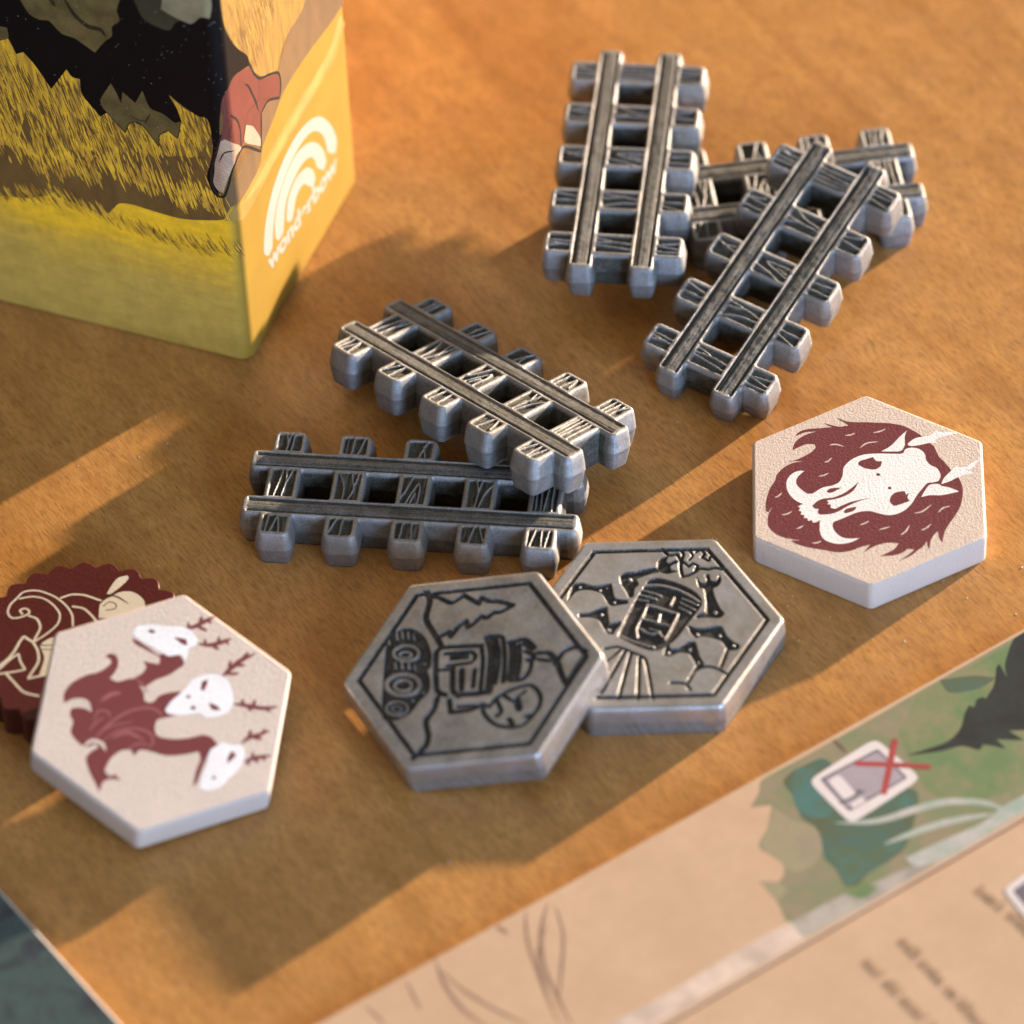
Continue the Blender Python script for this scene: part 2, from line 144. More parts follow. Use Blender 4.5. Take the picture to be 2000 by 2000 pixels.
,(3513,2757)])],'bx_logo':[('Q',[(676,1286),(747,1597),(889,1829),(1085,2013),(1354,2148),(1667,2217),(1997,2204),(2314,2103),(2569,1946),(2785,1703),(2954,1415),(3045,1135),(2980,973),(2760,1177),(2708,1395),(2626,1594)
,(2436,1815),(2204,1941),(1905,1984),(1593,1940),(1327,1830),(1137,1682),(1000,1445),(915,1159),(794,1130)]),('Q',[(1036,1225),(1053,1469),(1156,1666),(1323,1805),(1561,1912),(1816,1948),(2082,1875),(2311,1738)
,(2515,1517),(2647,1274),(2693,1076),(2592,1015),(2404,1224),(2342,1407),(2225,1552),(2016,1646),(1794,1652),(1563,1595),(1404,1476),(1319,1263),(1265,1108),(1121,1112)]),('Q',[(1393,1212),(1444,1413),(1552,1533)
,(1729,1594),(1947,1563),(2152,1445),(2294,1247),(2326,1089),(2227,1038),(2059,1220),(1989,1307),(1854,1341),(1708,1296),(1613,1148),(1545,1077),(1448,1127)])],'bx_text':[(757,905)
,(3005,718)],'board':{'o':(5.955,40.257),'ang':32.753,'w':2.291},'bd_green':[('P',[(-3899,-61),(-3382,-62),(-2527,-66),(-1586,-53),(-37,-46),(1914,-63),(177,-2157),(-1763,-2203),(-2367,-2229),(-3253,-2197),(-3941,-2152)
,(-4285,-1976),(-4852,-1940),(-4910,-1898),(-4822,-1582),(-4810,-1247),(-4675,-1385),(-4496,-1305),(-4432,-1140),(-4513,-848),(-4267,-678),(-4020,-427),(-4238,-315),(-4023,-188)])],'bd_brown':[('P',[(-4030,-440)
,(-3938,-802),(-3821,-966),(-3933,-1274),(-4160,-1416),(-4419,-1362),(-4451,-1126),(-4494,-862),(-4257,-685)]),('P',[(-4814,-1252),(-4660,-1365),(-4615,-1544),(-4803,-1597)])],'bd_lgreen':[('P',[(-1653,-98),(-89,-112)
,(1492,-180),(64,-1912),(-1445,-1805),(-1877,-1844),(-2461,-1375),(-2402,-1062),(-2282,-710),(-2182,-421),(-1904,-261)]),('P',[(-4116,-1871),(-3906,-1872),(-3789,-2111),(-3998,-2148)
,(-4114,-2026)])],'bd_teal':[('P',[(-3703,-225),(-3518,-162),(-3372,-169),(-3127,-209),(-3087,-399),(-3243,-443),(-2559,-1225),(-2676,-1415),(-3178,-1827),(-3428,-1876),(-3734,-1883),(-3963,-1945),(-4059,-1875)
,(-4005,-1607),(-4007,-1413),(-3838,-1110),(-3821,-966),(-3861,-780),(-3748,-509)]),('P',[(-1302,-49),(-943,-231),(-745,-418),(-1006,-431),(-1325,-278)])],'bd_dteal':[('P',[(-3460,-165),(-3283,-254),(-3360,-517)
,(-3435,-857),(-3628,-951),(-3823,-729),(-3730,-443)]),('P',[(-3932,-1352),(-3701,-1405),(-3545,-1636),(-3257,-1615),(-3159,-1802),(-3448,-1823),(-3735,-1844),(-3982,-1893),(-4031,-1838),(-3986,-1583)])
,('P',[(-2578,-1171),(-2637,-1365),(-2851,-1365),(-2929,-1229)])],'bd_black':[('P',[(-2338,-742),(-2105,-800),(-1809,-857),(-1571,-790),(-1390,-639),(-1269,-565),(-1240,-627),(-1129,-546),(-1049,-564),(-1050,-604)
,(-827,-481),(-641,-288),(-580,-270),(-645,-491),(-541,-320),(-210,-64),(-37,-46),(464,-58),(-665,-1456),(-1138,-1149),(-1092,-1364),(-1337,-1164),(-1340,-1343),(-1506,-1141),(-1595,-1175),(-1716,-1014),(-1958,-928)
,(-2184,-822)])],'bd_white':[('L',[(-3598,-1071),(-3190,-1331),(-2734,-1451),(-2374,-1577),(-2053,-1833),(-1861,-2171)],102,1),('L',[(-3343,-1648),(-2889,-1728),(-2511,-1830),(-2055,-2028)],97,1),('P',[(-3274,-1951)
,(-2792,-1994),(-2230,-2056),(-1879,-2000),(-1290,-2038),(-1450,-2236),(-1919,-2206),(-2367,-2229),(-2965,-2216),(-3254,-2120)])],'bd_strip':[('P',[(-7462,-1923),(-6611,-1941),(-5863,-1913),(-4956,-1920),(-4824,-1942)
,(-4884,-2218),(-5928,-2200),(-6802,-2205),(-7665,-2210)])],'bd_gstrip':[('P',[(-4881,-1938),(-4267,-1952),(-4000,-1994),(-3733,-2037),(-3369,-2074),(-3196,-2123),(-3119,-2218),(-3997,-2225)
,(-4903,-2204)])],'ic_white':[('Q',[(-3464,-487),(-3431,-406),(-3333,-374),(-2581,-333),(-2480,-354),(-2443,-430),(-2408,-1019),(-2438,-1098),(-2541,-1131),(-3325,-1182),(-3428,-1162),(-3462,-1086)]),('Q',[(-2685,-3061)
,(-2658,-2987),(-2593,-2957),(-2203,-2921),(-2140,-2937),(-2122,-2998),(-2138,-3388),(-2163,-3455),(-2230,-3491),(-2645,-3585),(-2710,-3576),(-2725,-3509)])],'ic_dark':[('Q',[(-3342,-473),(-3331,-451),(-3300,-445)
,(-2569,-468),(-2538,-476),(-2527,-497),(-2520,-996),(-2530,-1017),(-2562,-1024),(-3326,-1032),(-3357,-1025),(-3367,-1003)]),('Q',[(-2603,-3076),(-2593,-3048),(-2567,-3036),(-2220,-3002),(-2195,-3008),(-2189,-3032)
,(-2215,-3382),(-2225,-3408),(-2251,-3421),(-2605,-3480),(-2630,-3475),(-2636,-3450)])],'ic_grey':[('Q',[(-3307,-503),(-3296,-484),(-3268,-479),(-2591,-501),(-2563,-509),(-2553,-528),(-2552,-974),(-2562,-993)
,(-2592,-999),(-3293,-992),(-3322,-986),(-3330,-967)])],'ic_block':[('Q',[(-3286,-587),(-3275,-533),(-3249,-515),(-3149,-517),(-3126,-535),(-3122,-589),(-3138,-803),(-3150,-856),(-3176,-874),(-3271,-875),(-3294,-857)
,(-3299,-803)]),('P',[(-3289,-945),(-3118,-940),(-3118,-1019),(-3299,-1016)])],'ic_tail':[('L',[(-3367,-867),(-3212,-883),(-3066,-872)],33),('L',[(-3105,-823),(-3056,-899)],25)],'ic_red':[('L',[(-2297,-490),(-2562,-745)
,(-2871,-1035)],76),('L',[(-2852,-512),(-2558,-748),(-2229,-1030)],76)],'bd_twig':[('L',[(-2856,-54),(-2852,-311)],56,1)],'bd_roots':[('L',[(-7175,-34),(-7400,-392),(-7613,-965),(-7803,-1602)],41,1),('L',[(-6895,-73)
,(-7219,-402),(-7470,-827),(-7597,-1276),(-7696,-1681)],50,1),('L',[(-6860,-172),(-7046,-590),(-7377,-1016),(-7653,-1355)],37,1),('L',[(-8387,-5),(-8505,-372),(-8542,-765),(-8459,-1182)],50,1),('L',[(-8437,-120)
,(-8375,-588),(-8231,-1052),(-8064,-1412)],37,1),('L',[(-8819,-82),(-8932,-539)],33,1),('L',[(-7568,-24),(-7529,-205)],50,1),('L',[(-9378,-94),(-9353,-469)],33,1),('L',[(-7072,-326),(-7448,-662)
,(-7634,-1129)],25,1)],'bd_textlines':[[(-2907,-2796),(-2829,-3422)],[(-4045,-2870),(-4066,-4113)],[(-4552,-2872),(-4530,-4065)],[(-2829,-3422),(-2848,-3971)],[(-4066,-4113)
,(-4075,-4760)]],'teal':{'a':(-5.992,36.983),'b':(-4.584,34.979)}}

# ------------------------------------------------------------------ helpers
def tag(o, label=None, cat=None, group=None, kind=None):
    if label: o['label'] = label
    if cat: o['category'] = cat
    if group: o['group'] = group
    if kind: o['kind'] = kind
    return o
def empty(name, M, label, cat, group=None):
    o = bpy.data.objects.new(name, None); COL.objects.link(o); o.matrix_world = M; o.empty_display_size = .3
    return tag(o, label, cat, group)
def mesh_obj(name, me, mat, parent=None):
    o = bpy.data.objects.new(name, me); COL.objects.link(o)
    if mat: 
        me.materials.clear(); me.materials.append(mat)
    if parent: o.parent = parent
    return o
def smooth(me, ang=None):
    me.polygons.foreach_set('use_smooth', [True] * len(me.polygons)); me.update()
def pmat(R, T):
    M = Matrix([list(r) for r in R]).to_4x4(); M.translation = Vector(T); return M

class NT:
    def __init__(s, name):
        s.m = bpy.data.materials.new(name); s.m.use_nodes = True; s.t = s.m.node_tree; s.t.nodes.clear()
        s.out = s.n('ShaderNodeOutputMaterial'); s.b = s.n('ShaderNodeBsdfPrincipled'); s.l(s.b.outputs[0], s.out.inputs[0])
        s.tc = s.n('ShaderNodeTexCoord').outputs['Object']
    def n(s, t, **k):
        x = s.t.nodes.new(t)
        for a, b in k.items(): setattr(x, a, b)
        return x
    def l(s, a, b): s.t.links.new(a, b)
    def mapping(s, rot=(0, 0, 0), scale=(1, 1, 1), src=None):
        m = s.n('ShaderNodeMapping'); m.inputs['Rotation'].default_value = rot; m.inputs['Scale'].default_value = scale
        s.l(src or s.tc, m.inputs[0]); return m.outputs[0]
    def noise(s, scale, detail=4, rough=.5, src=None, dist=0):
        x = s.n('ShaderNodeTexNoise'); x.inputs['Scale'].default_value = scale; x.inputs['Detail'].default_value = detail
        x.inputs['Roughness'].default_value = rough; x.inputs['Distortion'].default_value = dist
        s.l(src or s.tc, x.inputs['Vector']); return x.outputs[0]
    def ramp(s, f, stops):
        r = s.n('ShaderNodeValToRGB'); e = r.color_ramp.elements
        while len(e) < len(stops): e.new(.5)
        for el, (p, c) in zip(e, stops):
            el.position = p; el.color = (c, c, c, 1) if isinstance(c, (int, float)) else tuple(c) + (1,)
        s.l(f, r.inputs[0]); return r.outputs[0]
    def mix(s, f, a, b, mode='MIX'):
        x = s.n('ShaderNodeMix', data_type='RGBA', blend_type=mode)
        for sock, v in ((x.inputs[0], f), (x.inputs[6], a), (x.inputs[7], b)):
            if hasattr(v, 'is_output'): s.l(v, sock)
            elif isinstance(v, (int, float)): sock.default_value = v if sock is x.inputs[0] else (v, v, v, 1)
            else: sock.default_value = tuple(v) + (1,)
        return x.outputs[2]
    def math(s, op, a, b=0.0, clamp=False):
        x = s.n('ShaderNodeMath', operation=op, use_clamp=clamp)
        for i, v in enumerate((a, b)):
            if hasattr(v, 'is_output'): s.l(v, x.inputs[i])
            else: x.inputs[i].default_value = v
        return x.outputs[0]
    def set(s, **k):
        for a, v in k.items():
            i = s.b.inputs[a.replace('_', ' ')]
            if hasattr(v, 'is_output'): s.l(v, i)
            elif isinstance(v, tuple): i.default_value = v + (1,) if len(v) == 3 else v
            else: i.default_value = v
        return s
    def bump(s, h, strength=.3, dist=.01, prev=None):
        x = s.n('ShaderNodeBump'); x.inputs['Strength'].default_value = strength; x.inputs['Distance'].default_value = dist
        s.l(h, x.inputs['Height'])
        if prev: s.l(prev, x.inputs['Normal'])
        s.l(x.outputs[0], s.b.inputs['Normal']); return x.outputs[0]

# ------------------------------------------------------------------ materials
def wood_material():
    m = NT('varnished_wood')
    g = m.mapping(rot=(0, 0, math.radians(57)), scale=(1, 1, 1))             # grain runs along local x
    lng = m.mapping(scale=(.13, 1, 1), src=g)
    med = m.mapping(scale=(.30, 1, 1), src=g)
    n1 = m.noise(1.5, 7, .62, lng, .8); n2 = m.noise(4.0, 7, .68, med, .6); n3 = m.noise(22, 6, .7, med); cl = m.noise(.20, 3, .5)
    nf = m.noise(85, 3, .65); mo = m.noise(1.6, 5, .65)
    c = m.mix(m.ramp(n1, [(.36, 0), (.64, 1)]), WOOD_A, WOOD_B)
    c = m.mix(m.math('MULTIPLY', m.ramp(n1, [(.34, 1), (.47, 0)]), .50), c, WOOD_D)
    c = m.mix(m.math('MULTIPLY', m.ramp(mo, [(.38, 1), (.62, 0)]), .40), c, WOOD_D)
    c = m.mix(m.math('MULTIPLY', m.ramp(n2, [(.36, 1), (.54, 0)]), .45), c, WOOD_D)
    c = m.mix(m.math('MULTIPLY', m.ramp(n3, [(.28, 1), (.50, 0)]), .60), c, WOOD_E)
    c = m.mix(m.math('MULTIPLY', m.ramp(nf, [(.32, 1), (.54, 0)]), .48), c, WOOD_E)
    fb = m.noise(34, 4, .6, m.mapping(scale=(.16, 1, 1), src=g))
    c = m.mix(m.math('MULTIPLY', m.ramp(fb, [(.34, 1), (.52, 0)]), .50), c, WOOD_E)
    c = m.mix(m.math('MULTIPLY', m.ramp(cl, [(.35, 0), (.7, 1)]), .15), c, (.44, .205, .062))
    # short dark pores
    v = m.n('ShaderNodeTexVoronoi'); v.inputs['Scale'].default_value = 8.0; v.inputs['Randomness'].default_value = 1
    m.l(m.mapping(scale=(.45, 3.0, 1), src=g), v.inputs['Vector'])
    pore = m.ramp(v.outputs['Distance'], [(.10, 1), (.26, 0)])
    pm = m.math('MULTIPLY', pore, m.ramp(m.noise(2.6, 4, .65), [(.50, 0), (.62, 1)]))
    c = m.mix(m.math('MULTIPLY', pm, m.math('MULTIPLY', m.noise(7, 3, .6), 1.35)), c, (.12, .048, .014))
    rg = m.ramp(m.noise(1.3, 7, .72), [(.35, .27), (.65, .50)])
    m.set(Base_Color=c, Roughness=rg, Specular_IOR_Level=.45)
    h = m.math('ADD', m.math('MULTIPLY', n3, .5), m.math('MULTIPLY', nf, .35)); h = m.math('SUBTRACT', h, m.math('MULTIPLY', pm, .8))
    m.bump(h, .28, .012)
    return m.m
WOOD_A, WOOD_B, WOOD_D, WOOD_E = (.48, .232, .062), (.56, .290, .084), (.31, .142, .036), (.15, .060, .017)

def metal_material(name, clean, dirty, rough=.36, metal=1.0, bmp=.5):
    m = NT(name)
    a = m.n('ShaderNodeAttribute', attribute_name='wash').outputs['Fac']
    oi = m.n('ShaderNodeObjectInfo').outputs['Random']; ad = m.n('ShaderNodeVectorMath', operation='ADD'); cx = m.n('ShaderNodeCombineXYZ')
    for i in range(3): m.l(m.math('MULTIPLY', oi, 37.0 + 11 * i), cx.inputs[i])
    m.l(m.tc, ad.inputs[0]); m.l(cx.outputs[0], ad.inputs[1]); src = ad.outputs[0]
    n = m.noise(7, 6, .65, src); n2 = m.noise(42, 4, .7, src); n3 = m.noise(130, 2, .6, src)
    f = m.math('ADD', a, m.math('MULTIPLY', m.math('SUBTRACT', n2, .5), 1.0))
    f = m.math('ADD', f, m.math('MULTIPLY', m.math('SUBTRACT', n, .5), .5), True)
    tint = m.mix(m.ramp(m.noise(3, 3, .5, src), [(.35, 0), (.65, 1)]), clean, tuple(x * k for x, k in zip(clean, (.84, .80, .72))))
    c = m.mix(f, tint, dirty)
    r = m.math('ADD', m.math('MULTIPLY', n2, .22), m.math('ADD', m.math('MULTIPLY', f, .22), rough - .11))
    m.set(Base_Color=c, Roughness=r, Metallic=m.math('SUBTRACT', metal, m.math('MULTIPLY', f, .45)))
    m.bump(m.math('ADD', m.math('MULTIPLY', n3, .9), n2), bmp, .010)
    return m.m
def paint_material(name, col, rough=.55, peel=.35, spec=.4, fleck=None, scale=38, dist=.012):
    m = NT(name)
    n = m.noise(3, 4, .6); n2 = m.noise(scale, 3, .55); n3 = m.noise(scale * 3.5, 2, .5)
    c = m.mix(m.ramp(n, [(.35, 0), (.7, 1)]), col, tuple(min(1, x * .94) for x in col))
    c = m.mix(m.math('MULTIPLY', m.ramp(m.noise(9, 6, .75), [(.60, 0), (.78, 1)]), .14), c, (.30, .22, .16))
    if fleck: c = m.mix(m.math('MULTIPLY', m.ramp(n3, [(.52, 0), (.70, 1)]), .55), c, fleck)
    m.set(Base_Color=c, Roughness=rough, Specular_IOR_Level=spec)
    m.bump(m.math('ADD', n2, m.math('MULTIPLY', n3, .5)), peel, dist)
    return m.m
def print_material(name, col, rough=.32, var=.12, dots=0.0, col2=None, scale=2.5, streak=None, bump=.1):
    m = NT(name)
    src = m.mapping(scale=streak) if streak else None
    n = m.noise(scale, 5, .65, src)
    c2 = col2 or tuple(max(0, x * (1 - var * 2)) for x in col)
    c = m.mix(m.ramp(n, [(.38, 0), (.62, 1)]), col, c2)
    if dots:
        v = m.n('ShaderNodeTexVoronoi'); v.inputs['Scale'].default_value = 26; v.inputs['Randomness'].default_value = 0
        m.l(m.mapping(rot=(.5, .5, .4)), v.inputs['Vector'])
        c = m.mix(m.math('MULTIPLY', m.ramp(v.outputs['Distance'], [(.3, 0), (.5, 1)]), dots), c, tuple(x * .45 for x in col))
    m.set(Base_Color=c, Roughness=rough, Specular_IOR_Level=.5)
    m.bump(m.noise(60, 3, .5), bump, .004)
    return m.m

M_WOOD = wood_material()
M_TRACK = metal_material('antiqued_steel', (.40, .41, .44), (.052, .051, .040), .50, .93, .6)
M_COIN = metal_material('antiqued_pewter', (.65, .655, .69), (.026, .026, .026), .31, .96, .25)
M_CREAM = paint_material('cream_paint', (.52, .435, .38), .55, .85)
M_BURG = paint_material('burgundy_print', (.105, .014, .020), .45, .55, .45, (.33, .06, .07))
M_WHITEP = paint_material('white_print', (.70, .70, .71), .5, .7)
M_BURG2 = paint_material('soft_burgundy_print', (.150, .026, .030), .45, .3, .5)
M_SWIRL = paint_material('faded_rose_print', (.27, .085, .085), .45, .3, .5)
M_RED = paint_material('dark_red_lacquer', (.062, .006, .008), .34, .35, .5, (.17, .03, .03), 22)
M_LINE = paint_material('ivory_print', (.58, .56, .50), .5, .35)
M_INK = paint_material('brown_black_ink', (.05, .02, .02), .5, .2)

# ------------------------------------------------------------------ 2D signed distances (numpy)
def sd_box(X, Y, cx, cy, hx, hy, r=0):
    qx = np.abs(X - cx) - (hx - r); qy = np.abs(Y - cy) - (hy - r)
    return np.hypot(np.maximum(qx, 0), np.maximum(qy, 0)) + np.minimum(np.maximum(qx, qy), 0) - r
def sd_hex(X, Y, R, r):        # vertex on +x, rounded corners
    a = (R - r / .8660254) * .8660254
    x, y = np.abs(X), np.abs(Y)            # iq's formula is for flat sides at +-y
    kx, ky, kz = -0.866025404, 0.5, 0.577350269
    px, py = x.copy(), y.copy()
    d = 2 * np.minimum(kx * px + ky * py, 0) if False else None
    # flats are perpendicular to 30, 90, 150 degrees
    dirs = [(math.cos(math.radians(t)), math.sin(math.radians(t))) for t in (30, 90)]
    d1 = x * dirs[0][0] + y * dirs[0][1] - a; d2 = y - a
    inside = np.maximum(d1, d2)
    # distance to corners: vertices at (V,0) and (V/2, a)
    V = a / .8660254
    def seg(ax, ay, bx, by):
        dx, dy = bx - ax, by - ay; t = np.clip(((x - ax) * dx + (y - ay) * dy) / (dx * dx + dy * dy), 0, 1)
        return np.hypot(x - ax - t * dx, y - ay - t * dy)
    ds = np.minimum(seg(V, 0, V / 2, a), seg(V / 2, a, 0, a))
    return np.where(inside > 0, ds, -ds) - r
def sst(a, b, x):
    t = np.clip((x - a) / (b - a), 0, 1); return t * t * (3 - 2 * t)
def vnoise(X, Y, f, seed=0):
    rng = np.random.RandomState(seed); G = rng.rand(64, 64)
    x = X * f; y = Y * f; xi = np.floor(x).astype(int); yi = np.floor(y).astype(int); fx = x - xi; fy = y - yi
    fx = fx * fx * (3 - 2 * fx); fy = fy * fy * (3 - 2 * fy)
    g = lambda i, j: G[i % 64, j % 64]
    return (g(xi, yi) * (1 - fx) + g(xi + 1, yi) * fx) * (1 - fy) + (g(xi, yi + 1) * (1 - fx) + g(xi + 1, yi + 1) * fx) * fy
def seg_dist(X, Y, a, b):
    dx, dy = b[0] - a[0], b[1] - a[1]; L = dx * dx + dy * dy + 1e-12
    t = np.clip(((X - a[0]) * dx + (Y - a[1]) * dy) / L, 0, 1)
    return np.hypot(X - a[0] - t * dx, Y - a[1] - t * dy)

def curve_pts(P, closed, n=4, corner=75):
    """Catmull-Rom through P, but sharp turns stay corners"""
    P = [np.array(p, float) for p in P]; N = len(P)
    if N < 3: return [tuple(P[0] + (P[-1] - P[0]) * k / 6) for k in range(7)]
    tan = []
    for i in range(N):
        if not closed and (i == 0 or i == N - 1): tan.append(None); continue
        a, b, c = P[i - 1], P[i], P[(i + 1) % N]; u = b - a; v = c - b
        lu, lv = np.linalg.norm(u) + 1e-9, np.linalg.norm(v) + 1e-9
        ang = math.degrees(math.acos(np.clip(u @ v / lu / lv, -1, 1)))
        tan.append(None if ang > corner else (u / lu + v / lv) / 2 * min(lu, lv))
    out = []
    for i in range(N if closed else N - 1):
        a, b = P[i], P[(i + 1) % N]; L = np.linalg.norm(b - a)
        ta = tan[i] if tan[i] is not None else (b - a); tb = tan[(i + 1) % N] if tan[(i + 1) % N] is not None else (b - a)
        for k in range(n):
            s = k / n; h1 = 2 * s**3 - 3 * s * s + 1; h2 = s**3 - 2 * s * s + s; h3 = -2 * s**3 + 3 * s * s; h4 = s**3 - s * s
            out.append(tuple(h1 * a + h2 * ta + h3 * b + h4 * tb))
    if not closed: out.append(tuple(P[-1]))
    return out
def K(p): return (p[0] / 1000, p[1] / 1000)

# ------------------------------------------------------------------ cast relief bodies: a fine height field on an outline, with real side walls
def relief(D, X, Y, H, wash, dx, profile, zb, region, side_wash):
    ny, nx = D.shape
    Dc = (D[:-1, :-1] + D[1:, :-1] + D[:-1, 1:] + D[1:, 1:]) / 4
    keep = Dc < 0
    gy, gx = np.gradient(D, dx); gl = np.hypot(gx, gy) + 1e-9; gx /= gl; gy /= gl
    kp = np.zeros((ny + 1, nx + 1), bool); kp[1:-1, 1:-1] = keep
    cnt = kp[:-1, :-1].astype(int) + kp[1:, :-1] + kp[:-1, 1:] + kp[1:, 1:]
    bnd = (cnt > 0) & (cnt < 4)
    X = X.copy(); Y = Y.copy(); Z = H.copy()
    X[bnd] -= (D * gx)[bnd]; Y[bnd] -= (D * gy)[bnd]; Z[bnd] = profile[0][1]
    used = cnt > 0
    idx = -np.ones(D.shape, int); idx[used] = np.arange(used.sum()); n0 = int(used.sum())
    V = [np.stack([X[used], Y[used], Z[used]], 1)]; W = [wash[used]]
    jj, ii = np.nonzero(keep)
    q = np.stack([idx[jj, ii], idx[jj, ii + 1], idx[jj + 1, ii + 1], idx[jj + 1, ii]], 1)
    cx = X[jj, ii] + dx / 2; cy = Y[jj, ii] + dx / 2
    F = [q]; R = [region(cx, cy)]
    # boundary columns
    bj, bi = np.nonzero(bnd); nb = len(bj); bidx = -np.ones(D.shape, int); bidx[bj, bi] = np.arange(nb)
    base = n0; bx, by, bgx, bgy = X[bj, bi], Y[bj, bi], gx[bj, bi], gy[bj, bi]
    rn = vnoise(bx * 1.0, by * 1.0, 9, 5)
    lev = [idx[bj, bi]]
    for li, (off, z) in enumerate(profile[1:]):
        zz = np.full(nb, z) + (rn - .5) * (.016 if 1 < li < len(profile) - 3 else 0)
        V.append(np.stack([bx + bgx * off, by + bgy * off, zz], 1)); W.append(side_wash(bx, by, zz, rn))
        lev.append(base + np.arange(nb)); base += nb
    edges = []
    up = keep & ~kp[:-2, 1:-1]; a = np.nonzero(up); edges.append((a[0], a[1], a[0], a[1] + 1, a[0], a[1]))
    dn = keep & ~kp[2:, 1:-1]; a = np.nonzero(dn); edges.append((a[0] + 1, a[1] + 1, a[0] + 1, a[1], a[0], a[1]))
    lf = keep & ~kp[1:-1, :-2]; a = np.nonzero(lf); edges.append((a[0] + 1, a[1], a[0], a[1], a[0], a[1]))
    rt = keep & ~kp[1:-1, 2:]; a = np.nonzero(rt); edges.append((a[0], a[1] + 1, a[0] + 1, a[1] + 1, a[0], a[1]))
    for (aj, ai, bj2, bi2, qj, qi) in edges:
        A = bidx[aj, ai]; B = bidx[bj2, bi2]; r = region(X[qj, qi] + dx / 2, Y[qj, qi] + dx / 2)
        for k in range(len(lev) - 1):
            F.append(np.stack([lev[k][A], lev[k + 1][A], lev[k + 1][B], lev[k][B]], 1)); R.append(r)
    # underside
    bot = -np.ones(D.shape, int); bot[bj, bi] = lev[-1]
    inner = used & ~bnd; bot[inner] = base + np.arange(inner.sum())
    V.append(np.stack([X[inner], Y[inner], np.full(inner.sum(), zb)], 1)); W.append(np.full(inner.sum(), .3))
    F.append(np.stack([bot[jj, ii], bot[jj + 1, ii], bot[jj + 1, ii + 1], bot[jj, ii + 1]], 1)); R.append(R[0])
    V = np.concatenate(V); W = np.concatenate(W); F = np.concatenate(F); R = np.concatenate(R)
    e1 = V[F[:, 2]] - V[F[:, 0]]; e2 = V[F[:, 3]] - V[F[:, 1]]; fn = np.cross(e1, e2)
    N = np.zeros_like(V)
    for k in range(4): np.add.at(N, F[:, k], fn)
    N /= np.linalg.norm(N, axis=1, keepdims=True) + 1e-12
    N[lev[-1]] = N[lev[-2]]
    return V, W, F, R, N
def region_meshes(name, data, zoff, mat):
    V, W, F, R, N = data; out = {}
    for r in np.unique(R):
        f = F[R == r]; u, inv = np.unique(f, return_inverse=True); inv = inv.reshape(f.shape)
        v = V[u] + np.array([0, 0, zoff]); me = bpy.data.meshes.new(name)
        me.vertices.add(len(v)); me.vertices.foreach_set('co', v.astype(np.float32).ravel())
        me.loops.add(inv.size); me.loops.foreach_set('vertex_index', inv.ravel().astype(np.int32))
        me.polygons.add(len(inv)); me.polygons.foreach_set('loop_start', np.arange(0, inv.size, 4, dtype=np.int32))
        me.update(calc_edges=True)
        at = me.attributes.new('wash', 'FLOAT', 'POINT'); at.data.foreach_set('value', np.clip(W[u], 0, 1).astype(np.float32))
        me.polygons.foreach_set('use_smooth', np.ones(len(inv), bool))
        me.normals_split_custom_set_from_vertices(N[u].tolist())
        me.materials.append(mat); out[int(r)] = me
    return out
def top_round(D, rr): return -(rr - np.sqrt(np.maximum(rr * rr - np.clip(rr + D, 0, rr) ** 2, 0)))

# ------------------------------------------------------------------ table
bm = bmesh.new(); bmesh.ops.create_cube(bm, size=1)
for v in bm.verts: v.co = Vector((v.co.x * 150, v.co.y * 110 + 25, v.co.z * 3 - 1.5))
me = bpy.data.meshes.new('table_top'); bm.to_mesh(me); bm.free()
tag(mesh_obj('table_top', me, M_WOOD), kind='structure')

# ------------------------------------------------------------------ railway track pieces (one casting, five of them)
PITCH_S, WS, S_, G_, WR, LT, TT = .8, .399, .87, .382, .300, 4.07, .505
GR_M = [[[(-.1, 1), (-.25, .2), (-.55, -1)], [(.15, 1), (.3, .15), (.1, -1)], [(.7, 1), (.4, .2), (.3, .1)]],
 [[(-.9, 1), (-.35, .1), (-.3, -1)], [(.2, 1), (.3, .5), (.5, -.1), (.15, -1)], [(.75, 1), (.6, .3), (.45, 0)]],
 [[(-.2, 1), (-.6, 0), (-1, -.6)], [(-.5, -1), (.1, .2), (.35, .55), (.5, .1), (.45, -1)], [(-.15, -.9), (.15, -.2)]],
 [[(-.4, 1), (-.15, .3), (-.25, -1)], [(.1, 1), (-.1, .2)], [(1, .7), (.4, 0), (.05, -1)]],
 [[(-.75, 1), (-.7, -1)], [(-.35, 1), (-.3, -1)], [(.2, 1), (-.05, -1)], [(.55, 1), (.6, -1)]]]
GR_N = [[[(-.6, 1), (-.65, -1)], [(.15, 1), (-.3, -1)], [(.2, .8), (.45, -1)]], [[(-.4, 1), (-.95, -.7)], [(.1, 1), (0, -1)]], [[(-.4, 1), (-.5, -1)], [(.3, 1), (.45, -1)]],
 [[(0, 1), (-.3, -1)], [(.4, 1), (.85, -.6)]], [[(-.4, 1), (-.8, -1)], [(.1, 1), (.15, -1)], [(.7, 1), (.45, -1)]]]
GR_F = [[[(-.4, 1), (-.15, 0), (-.2, -1)], [(0, 1), (-.1, .1)], [(.3, 1), (.2, -1)]], [[(-.1, 1), (-.2, -1)], [(.75, 1), (.3, -1)]], [[(.5, 1), (-.1, -1)], [(.2, .4), (.45, -.8)]],
 [[(-.5, 1), (-.6, -1)], [(.3, 1), (.1, -1)], [(.4, .8), (.7, -.6)]], [[(-.5, 1), (-.45, -1)], [(0, 1), (-.1, -1)], [(.5, 1), (.4, -1)], [(.8, 1), (.5, 0)]]]
